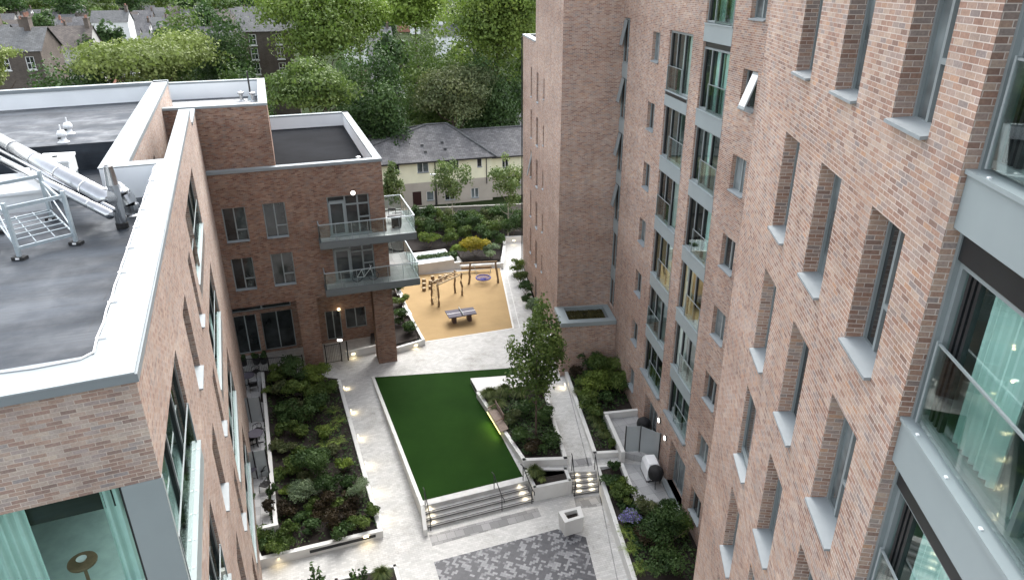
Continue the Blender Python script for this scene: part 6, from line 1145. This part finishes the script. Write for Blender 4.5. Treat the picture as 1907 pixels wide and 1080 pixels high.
obj('ridge_tiles', mb, M_slate2, hs_); mb = MB(); mb.beam(A_, B_, .14, .16); mb.beam(P(Lh, .9 - ov, 4.9), P(Lh + 24, .9 - ov, 4.9), .14, .16); mb.tube([P(hq(811, 330)[0], -.1, 0), P(hq(811, 330)[0], -.1, 5.2)], .06, 8); mb.tube([P(hq(906, 330)[0], -.1, 2), P(hq(906, 330)[0], -.1, 5.2)], .05, 8); obj('gutter', mb, M_gutter, hs_)
for px, py in ((793, 265), (796, 279), (832, 262), (834, 276)):
    s = (py - 222) / (300 - 222.); p = R0_.lerp(R1_, .5).lerp(A_.lerp(B_, .5), s); u_ = FH.hit(px, 290)[0]; p = P(u_, rw_ + (-ov - rw_) * s, zr1 + (5.2 - zr1) * s); mb = MB(); mb.box(p.x - .16, p.x + .16, p.y - .18, p.y + .18, p.z - .1, p.z + .16); obj('roof_vent', mb, M_slate2, hs_)
# ------------------------------------------------------------------ distant houses
def house(label, c, yaw, wd, dp, eave, ridge, wall, roof, wins=(), chim=(), hip=0, name='house', group=None, pots=True, z0=0.):
    t = thing(name, label, 'house', c, 0, group); fr = Fr((c[0], c[1]), yaw, 1); 
    if fr.n[1] < 0: fr.n = (-fr.n[0], -fr.n[1])
    P = fr.pt; h = wd / 2; ops = []
    nx = max(2, int(wd / 2.6))
    for (za, zb) in wins:
        for i in range(nx): u = -h + (i + .5) * wd / nx; ops.append((u - .5, u + .5, za, zb, .15))
    mb = MB(); mb.wall(fr, -h, h, z0 - .3, eave, ops, .15)
    for u in (-h, h):
        mb.face([P(u, 0, z0 - .3), P(u, dp, z0 - .3), P(u, dp, eave), P(u, dp / 2, ridge - .05), P(u, 0, eave)] if not hip else [P(u, 0, z0 - .3), P(u, dp, z0 - .3), P(u, dp, eave), P(u, 0, eave)])
    mb.face([P(-h, dp, z0 - .3), P(h, dp, z0 - .3), P(h, dp, eave), P(-h, dp, eave)]); obj('wall', mb, wall, t)
    mb = MB(); o = .25; a, b, c_, d = P(-h - o, -o, eave - .1), P(h + o, -o, eave - .1), P(h + o, dp + o, eave - .1), P(-h - o, dp + o, eave - .1); r0, r1 = P(-h - o + hip, dp / 2, ridge), P(h + o - hip, dp / 2, ridge)
    rface(mb, [a, b, r1, r0], (a, b)); rface(mb, [c_, d, r0, r1], (c_, d))
    if hip: rface(mb, [b, c_, r1], (b, c_)); rface(mb, [d, a, r0], (d, a))
    rf = obj('roof', mb, roof, t)
    for s in chim:
        u = s * h; mb = MB(); mb.fbox(fr, u - .35, u + .35, dp / 2 - .7, dp / 2 + .7, eave, ridge + 1.1); mb.fbox(fr, u - .42, u + .42, dp / 2 - .77, dp / 2 + .77, ridge + 1.1, ridge + 1.25); k = obj('chimney', mb, M_oldbrick if wall is not M_redbrick else M_redbrick, rf); mb = MB()
        for q in (-.45, 0, .45): mb.lathe(P(u, dp / 2 + q, ridge + 1.25), [(.15, 0), (.11, .45), (.14, .5), (0, .5)], 8)
        obj('chimney_pots', mb, M_pot, k)
    for oo in ops:
        f = MB(); u0, u1, za, zb = oo[:4]
        for q in ((u0, u0 + .08, za, zb), (u1 - .08, u1, za, zb), (u0, u1, za, za + .08), (u0, u1, zb - .08, zb), (u0, u1, (za + zb) / 2 - .04, (za + zb) / 2 + .04), ((u0 + u1) / 2 - .025, (u0 + u1) / 2 + .025, za, zb)): f.fbox(fr, q[0], q[1], .06, .12, q[2], q[3])
        w_ = obj('window', f, M_upvc, t); f = MB(); f.face([P(u0, .13, za), P(u1, .13, za), P(u1, .13, zb), P(u0, .13, zb)]); obj('pane', f, M_pane, w_); f = MB(); f.fbox(fr, u0 - .1, u1 + .1, -.12, .1, za - .15, za - .02); obj('sill', f, M_upvc, w_)
    return t
def gat(px, py, z=0.): p = G(px, py, z); return V3(p.x, p.y, 0)
HYW = 71.5
def R_at(px, R): p = at_dist(px, 300, R); return V3(p.x, p.y, 0)
zy = lambda px, py, R: at_dist(px, py, R).z
house('tall grey-brown brick Georgian house with white sash windows left of the big green tree', R_at(527, 115), 74, 7.4, 9, zy(527, 57, 115), zy(527, 57, 115) + 3.2, M_oldbrick, M_slate2, ((zy(527, 83, 115), zy(527, 63, 115)), (zy(527, 110, 115), zy(527, 89, 115)), (zy(527, 137, 115), zy(527, 117, 115))), (.95,))
house('brown brick house with a white sash window behind the palest left tree', R_at(62, 112), 76, 8.6, 8, zy(70, 93, 112), zy(70, 93, 112) + 2.6, M_oldbrick, M_slate2, ((zy(70, 128, 112), zy(70, 104, 112)),), (.55,))
house('long slate-roofed house with white gable end at the far left edge', R_at(-8, 124), 76, 10, 8, zy(5, 82, 124), zy(5, 82, 124) + 2.4, M_farwhite, M_slate2, ((zy(5, 100, 124), zy(5, 88, 124)),), (.75,))
house('pair of houses with brown brick chimney and white rear wall above the pale tree', R_at(150, 150), 74, 12, 9, zy(160, 88, 150), zy(160, 88, 150) + 3.4, M_fargrey, M_slate3, ((5, 6.6),), (-.8, .9))
house('white-walled house with a dark roof above the middle of the pale spreading tree', R_at(262, 230), 74, 9, 8, zy(262, 40, 230), zy(262, 40, 230) + 2.8, M_farwhite, M_slate2, ((6, 7.6),), (.9,))
house('small slate-roofed cottage beside the tower, partly hidden by it', R_at(975, 108), 74, 9, 7, 3.7, 6.6, M_farwhite, M_slate2, ((1.4, 2.6),), (), 3.0)
house('slate roof peeping out right behind the taller left wing', R_at(520, 84), 74, 5, 7, 4.5, 7.0, M_fargrey, M_slate, (), (), 2.0)
house('pale house with big white chimney between the bright trees', R_at(735, 170), 80, 8, 8, 8.5, 11.5, M_fargrey, M_slate2, ((5.2, 7.2), (2, 4)), (.0,))
for row, (R, x0, x1, st, lab, ww) in enumerate([(215, -30, 240, 58, 'slate-roofed terraced house in the nearest of the far rows', ((3.8, 5.3), (1.0, 2.4))), (262, -30, 520, 44, 'slate-roofed terraced house in the second of the far rows, with rear chimneys', ((3.8, 5.3),)), (318, -30, 540, 37, 'grey-roofed terraced house in the middle of the far rows', ((3.9, 5.3),)), (385, -30, 1000, 31, 'small terraced house in the farthest clear row', ((4.2, 5.6),)), (455, -30, 560, 27, 'tiny terraced house in the distance at the top edge of the photo', ()), (545, -30, 560, 24, 'faint house roof in the last row at the top edge of the photo', ())]):
    for i, px in enumerate(range(x0, x1, st)):
        if 555 < px < 860 and i % 2: continue
        k = i + row; house(lab, R_at(px, R + (i % 4) * 4), 73 + (i * 7 % 5), (9.8 if k % 3 else 8.6), 8.5, 6.4 + (k % 2) * .5, 9.6 + (k % 3) * .5, (M_fargrey, M_farwhite, M_oldbrick, M_fargrey, M_redbrick)[k % 5], (M_slate2, M_slate3, M_slate)[k % 3], ww, (.93,) if k % 2 else (), group=lab.replace('house', 'houses', 1))
        if k % 4 == 1:
            p = R_at(px + st * .4, R - 9); fr = Fr((p.x, p.y), 75, 1); house('low white rear extension behind the far terraces', p, 75, 4.5, 5, 3.4, 4.6, M_farwhite, M_slate2, (), (), group='white rear extensions behind the far terraces')
for i, px in enumerate((690, 720, 852, 868)):
    house('grey-roofed house glimpsed between the tall bright trees', R_at(px, 235 + i * 9), 76, 10, 9, 7, 10.5, (M_farwhite, M_fargrey)[i % 2], M_slate2, ((4.2, 5.6),), (.8,), group='houses between the tall trees')
# white cars and a lean road
def car(label, p, yaw, mat):
    t = thing('parked_car', label, 'car', p); fr = Fr((p.x, p.y), yaw, 1); L, W2 = 2.1, .88
    prof = [(-L, .35), (-L, .75), (-L + .25, .95), (-1.1, 1.0), (-.55, 1.42), (.9, 1.42), (1.45, 1.02), (L - .1, .9), (L, .6), (L, .35)]
    mb = MB(); a = [fr.pt(u, -W2, z) for u, z in prof]; b = [fr.pt(u, W2, z) for u, z in prof]; mb.hexa(a, b); obj('body', mb, mat, t, bevel=.05)
    mb = MB(); g = [(-1.0, 1.03), (-.55, 1.36), (.85, 1.36), (1.3, 1.05)]
    for s in (-1, 1): mb.face([fr.pt(u, s * (W2 + .006), z) for u, z in g])
    for ua, za, ub, zb in ((-1.1, 1.01, -.56, 1.42), (1.44, 1.03, .91, 1.42)): s = .01; mb.face([fr.pt(ua, -.75, za + s), fr.pt(ua, .75, za + s), fr.pt(ub, .7, zb + s), fr.pt(ub, -.7, zb + s)])
    obj('window', mb, M_carglass, t)
    for u in (-1.3, 1.3):
        for s in (-1, 1): mb = MB(); n = 14; c0 = [fr.pt(u + math.cos(k * 2 * math.pi / n) * .32, s * .9, .32 + math.sin(k * 2 * math.pi / n) * .32) for k in range(n)]; c1 = [fr.pt(u + math.cos(k * 2 * math.pi / n) * .32, s * .7, .32 + math.sin(k * 2 * math.pi / n) * .32) for k in range(n)]; mb.hexa(c0, c1); obj('wheel', mb, M_tyre, t)
mb = MB(); a, b = R_at(470, 98), R_at(1010, 100); mb.prism([a + V3(0, -4, 0), b + V3(0, -4, 0), b + V3(0, 4, 0), a + V3(0, 4, 0)], -.2, -.02); struct('road', mb, M_road)
car('white parked car at the edge of the trees behind the low left roof', R_at(514, 97), 70, M_carw); car('white parked car under the trees just left of the small cottage', R_at(962, 116), 60, M_carw); car('silver parked car further back under the trees beside the tower', R_at(968, 124), 60, M_car2)
# ------------------------------------------------------------------ big trees
def bt(label, px, ptop, R, wpx, kind, n=3600, size=.42, pbot=None, group=None, blobs=22, spread=.8):
    n = int(n * 2.6); size *= .66; pbot = pbot or (None if R > 135 else 999)
    b = R_at(px, R); ztp = at_dist(px, ptop, R).z; rx = wpx / 2 * R / F / .98; zb = None if pbot is None else max(.6, at_dist(px, pbot, R).z); tree('tree', label, b, ztp, rx, kind, n, size, zb, blobs, group, spread=spread, tr=.28, fat=1.3)
bt('pale yellow-green weeping tree at the left edge', 20, 84, 92, 120, 'pale', 3600, .36, 165)
bt('dark rounded tree between the brown brick house and the pale spreading tree', 152, 84, 93, 110, 'dark', 3800, .36)
bt('dark green tree left below the pale spreading tree', 208, 92, 96, 90, 'dark', 3000, .36)
bt('broad pale olive-green spreading tree in the middle left', 318, 46, 95, 230, 'pale', 7500, .36, 165, blobs=34)
bt('mid-green tree rising behind the pale spreading tree', 395, 28, 112, 130, 'mid', 3600, .42)
bt('tall dark green tree beside the Georgian house', 455, 8, 104, 115, 'dark', 5200, .38)
bt('dark low tree at the foot of the Georgian house', 470, 100, 93, 90, 'dark', 3000, .36)
bt('huge bright green tree left of centre reaching the top edge', 618, -75, 104, 205, 'fresh', 9500, .40, 140, blobs=36)
bt('yellow-green tree leaning on the huge green tree', 690, -30, 110, 95, 'lime', 4200, .40, 110)
bt('bright lime-green tree top right of centre', 788, -55, 118, 125, 'lime', 5400, .42, 95)
bt('tall airy green tree at the right edge of the wood beside the tower', 930, -75, 96, 185, 'fresh', 8500, .40, 185, blobs=36)
bt('darker green tree top behind the tall airy tree', 985, 0, 104, 80, 'mid', 3200, .4)
bt('spreading green tree in the middle of the wood', 815, 66, 98, 165, 'mid', 5600, .36)
bt('very dark tree behind the brownish round tree', 905, 105, 92, 110, 'dark', 3600, .36)
bt('rounded mid-green tree behind the low left roof', 590, 112, 79, 155, 'mid', 6500, .32, 225, blobs=30)
bt('dark tree between the rounded green tree and the brownish tree', 695, 92, 88, 125, 'dark', 4800, .34)
bt('low dark tree in the shade of the wood', 728, 150, 84, 90, 'dark', 3200, .32)
bt('rounded brownish-green tree right behind the hipped roof', 846, 120, 88.5, 148, 'olive', 6500, .30, 232, blobs=34)
bt('dark tree in shadow beside the small cottage', 938, 135, 96, 75, 'dark', 3000, .34)
bt('small bright bush beside the white parked car', 500, 158, 88, 34, 'lime', 900, .3)
bt('dark green tree right behind the upper left wing', 455, 120, 90, 80, 'mid', 2600, .34)
bt('dark tree behind the left roofs', 130, 128, 84, 80, 'dark', 2600, .34)
bt('green garden tree in front of the nearest far row, far left', 30, 56, 160, 45, 'dark', 2000, .5); bt('green garden tree before the far rows with a rounded crown', 110, 46, 165, 55, 'mid', 2200, .5); bt('dark tree by the white rear wall of the far houses', 205, 52, 150, 50, 'dark', 1500, .5)
for i, (px, pt, R, wd, k) in enumerate([(262, 34, 165, 50, 'dark'), (360, 26, 180, 60, 'dark'), (66, 22, 235, 36, 'mid'), (150, 14, 300, 40, 'dark'), (10, 10, 320, 50, 'dark'), (245, 12, 320, 40, 'mid'), (430, -6, 280, 50, 'dark'), (870, -12, 260, 60, 'mid'), (745, -10, 270, 50, 'dark'), (860, 70, 140, 60, 'mid'), (745, 60, 140, 70, 'dark')] + [(q * 52 - 10, -16 - (q % 3) * 6, 470 + (q % 4) * 40, 62, ('dark', 'mid')[q % 2]) for q in range(20)]):
    bt('green tree standing among the far terraced rows', px, pt, R, wd, k, 900, .6 + R / 700, None, 'trees among the far terraced rows', 12)
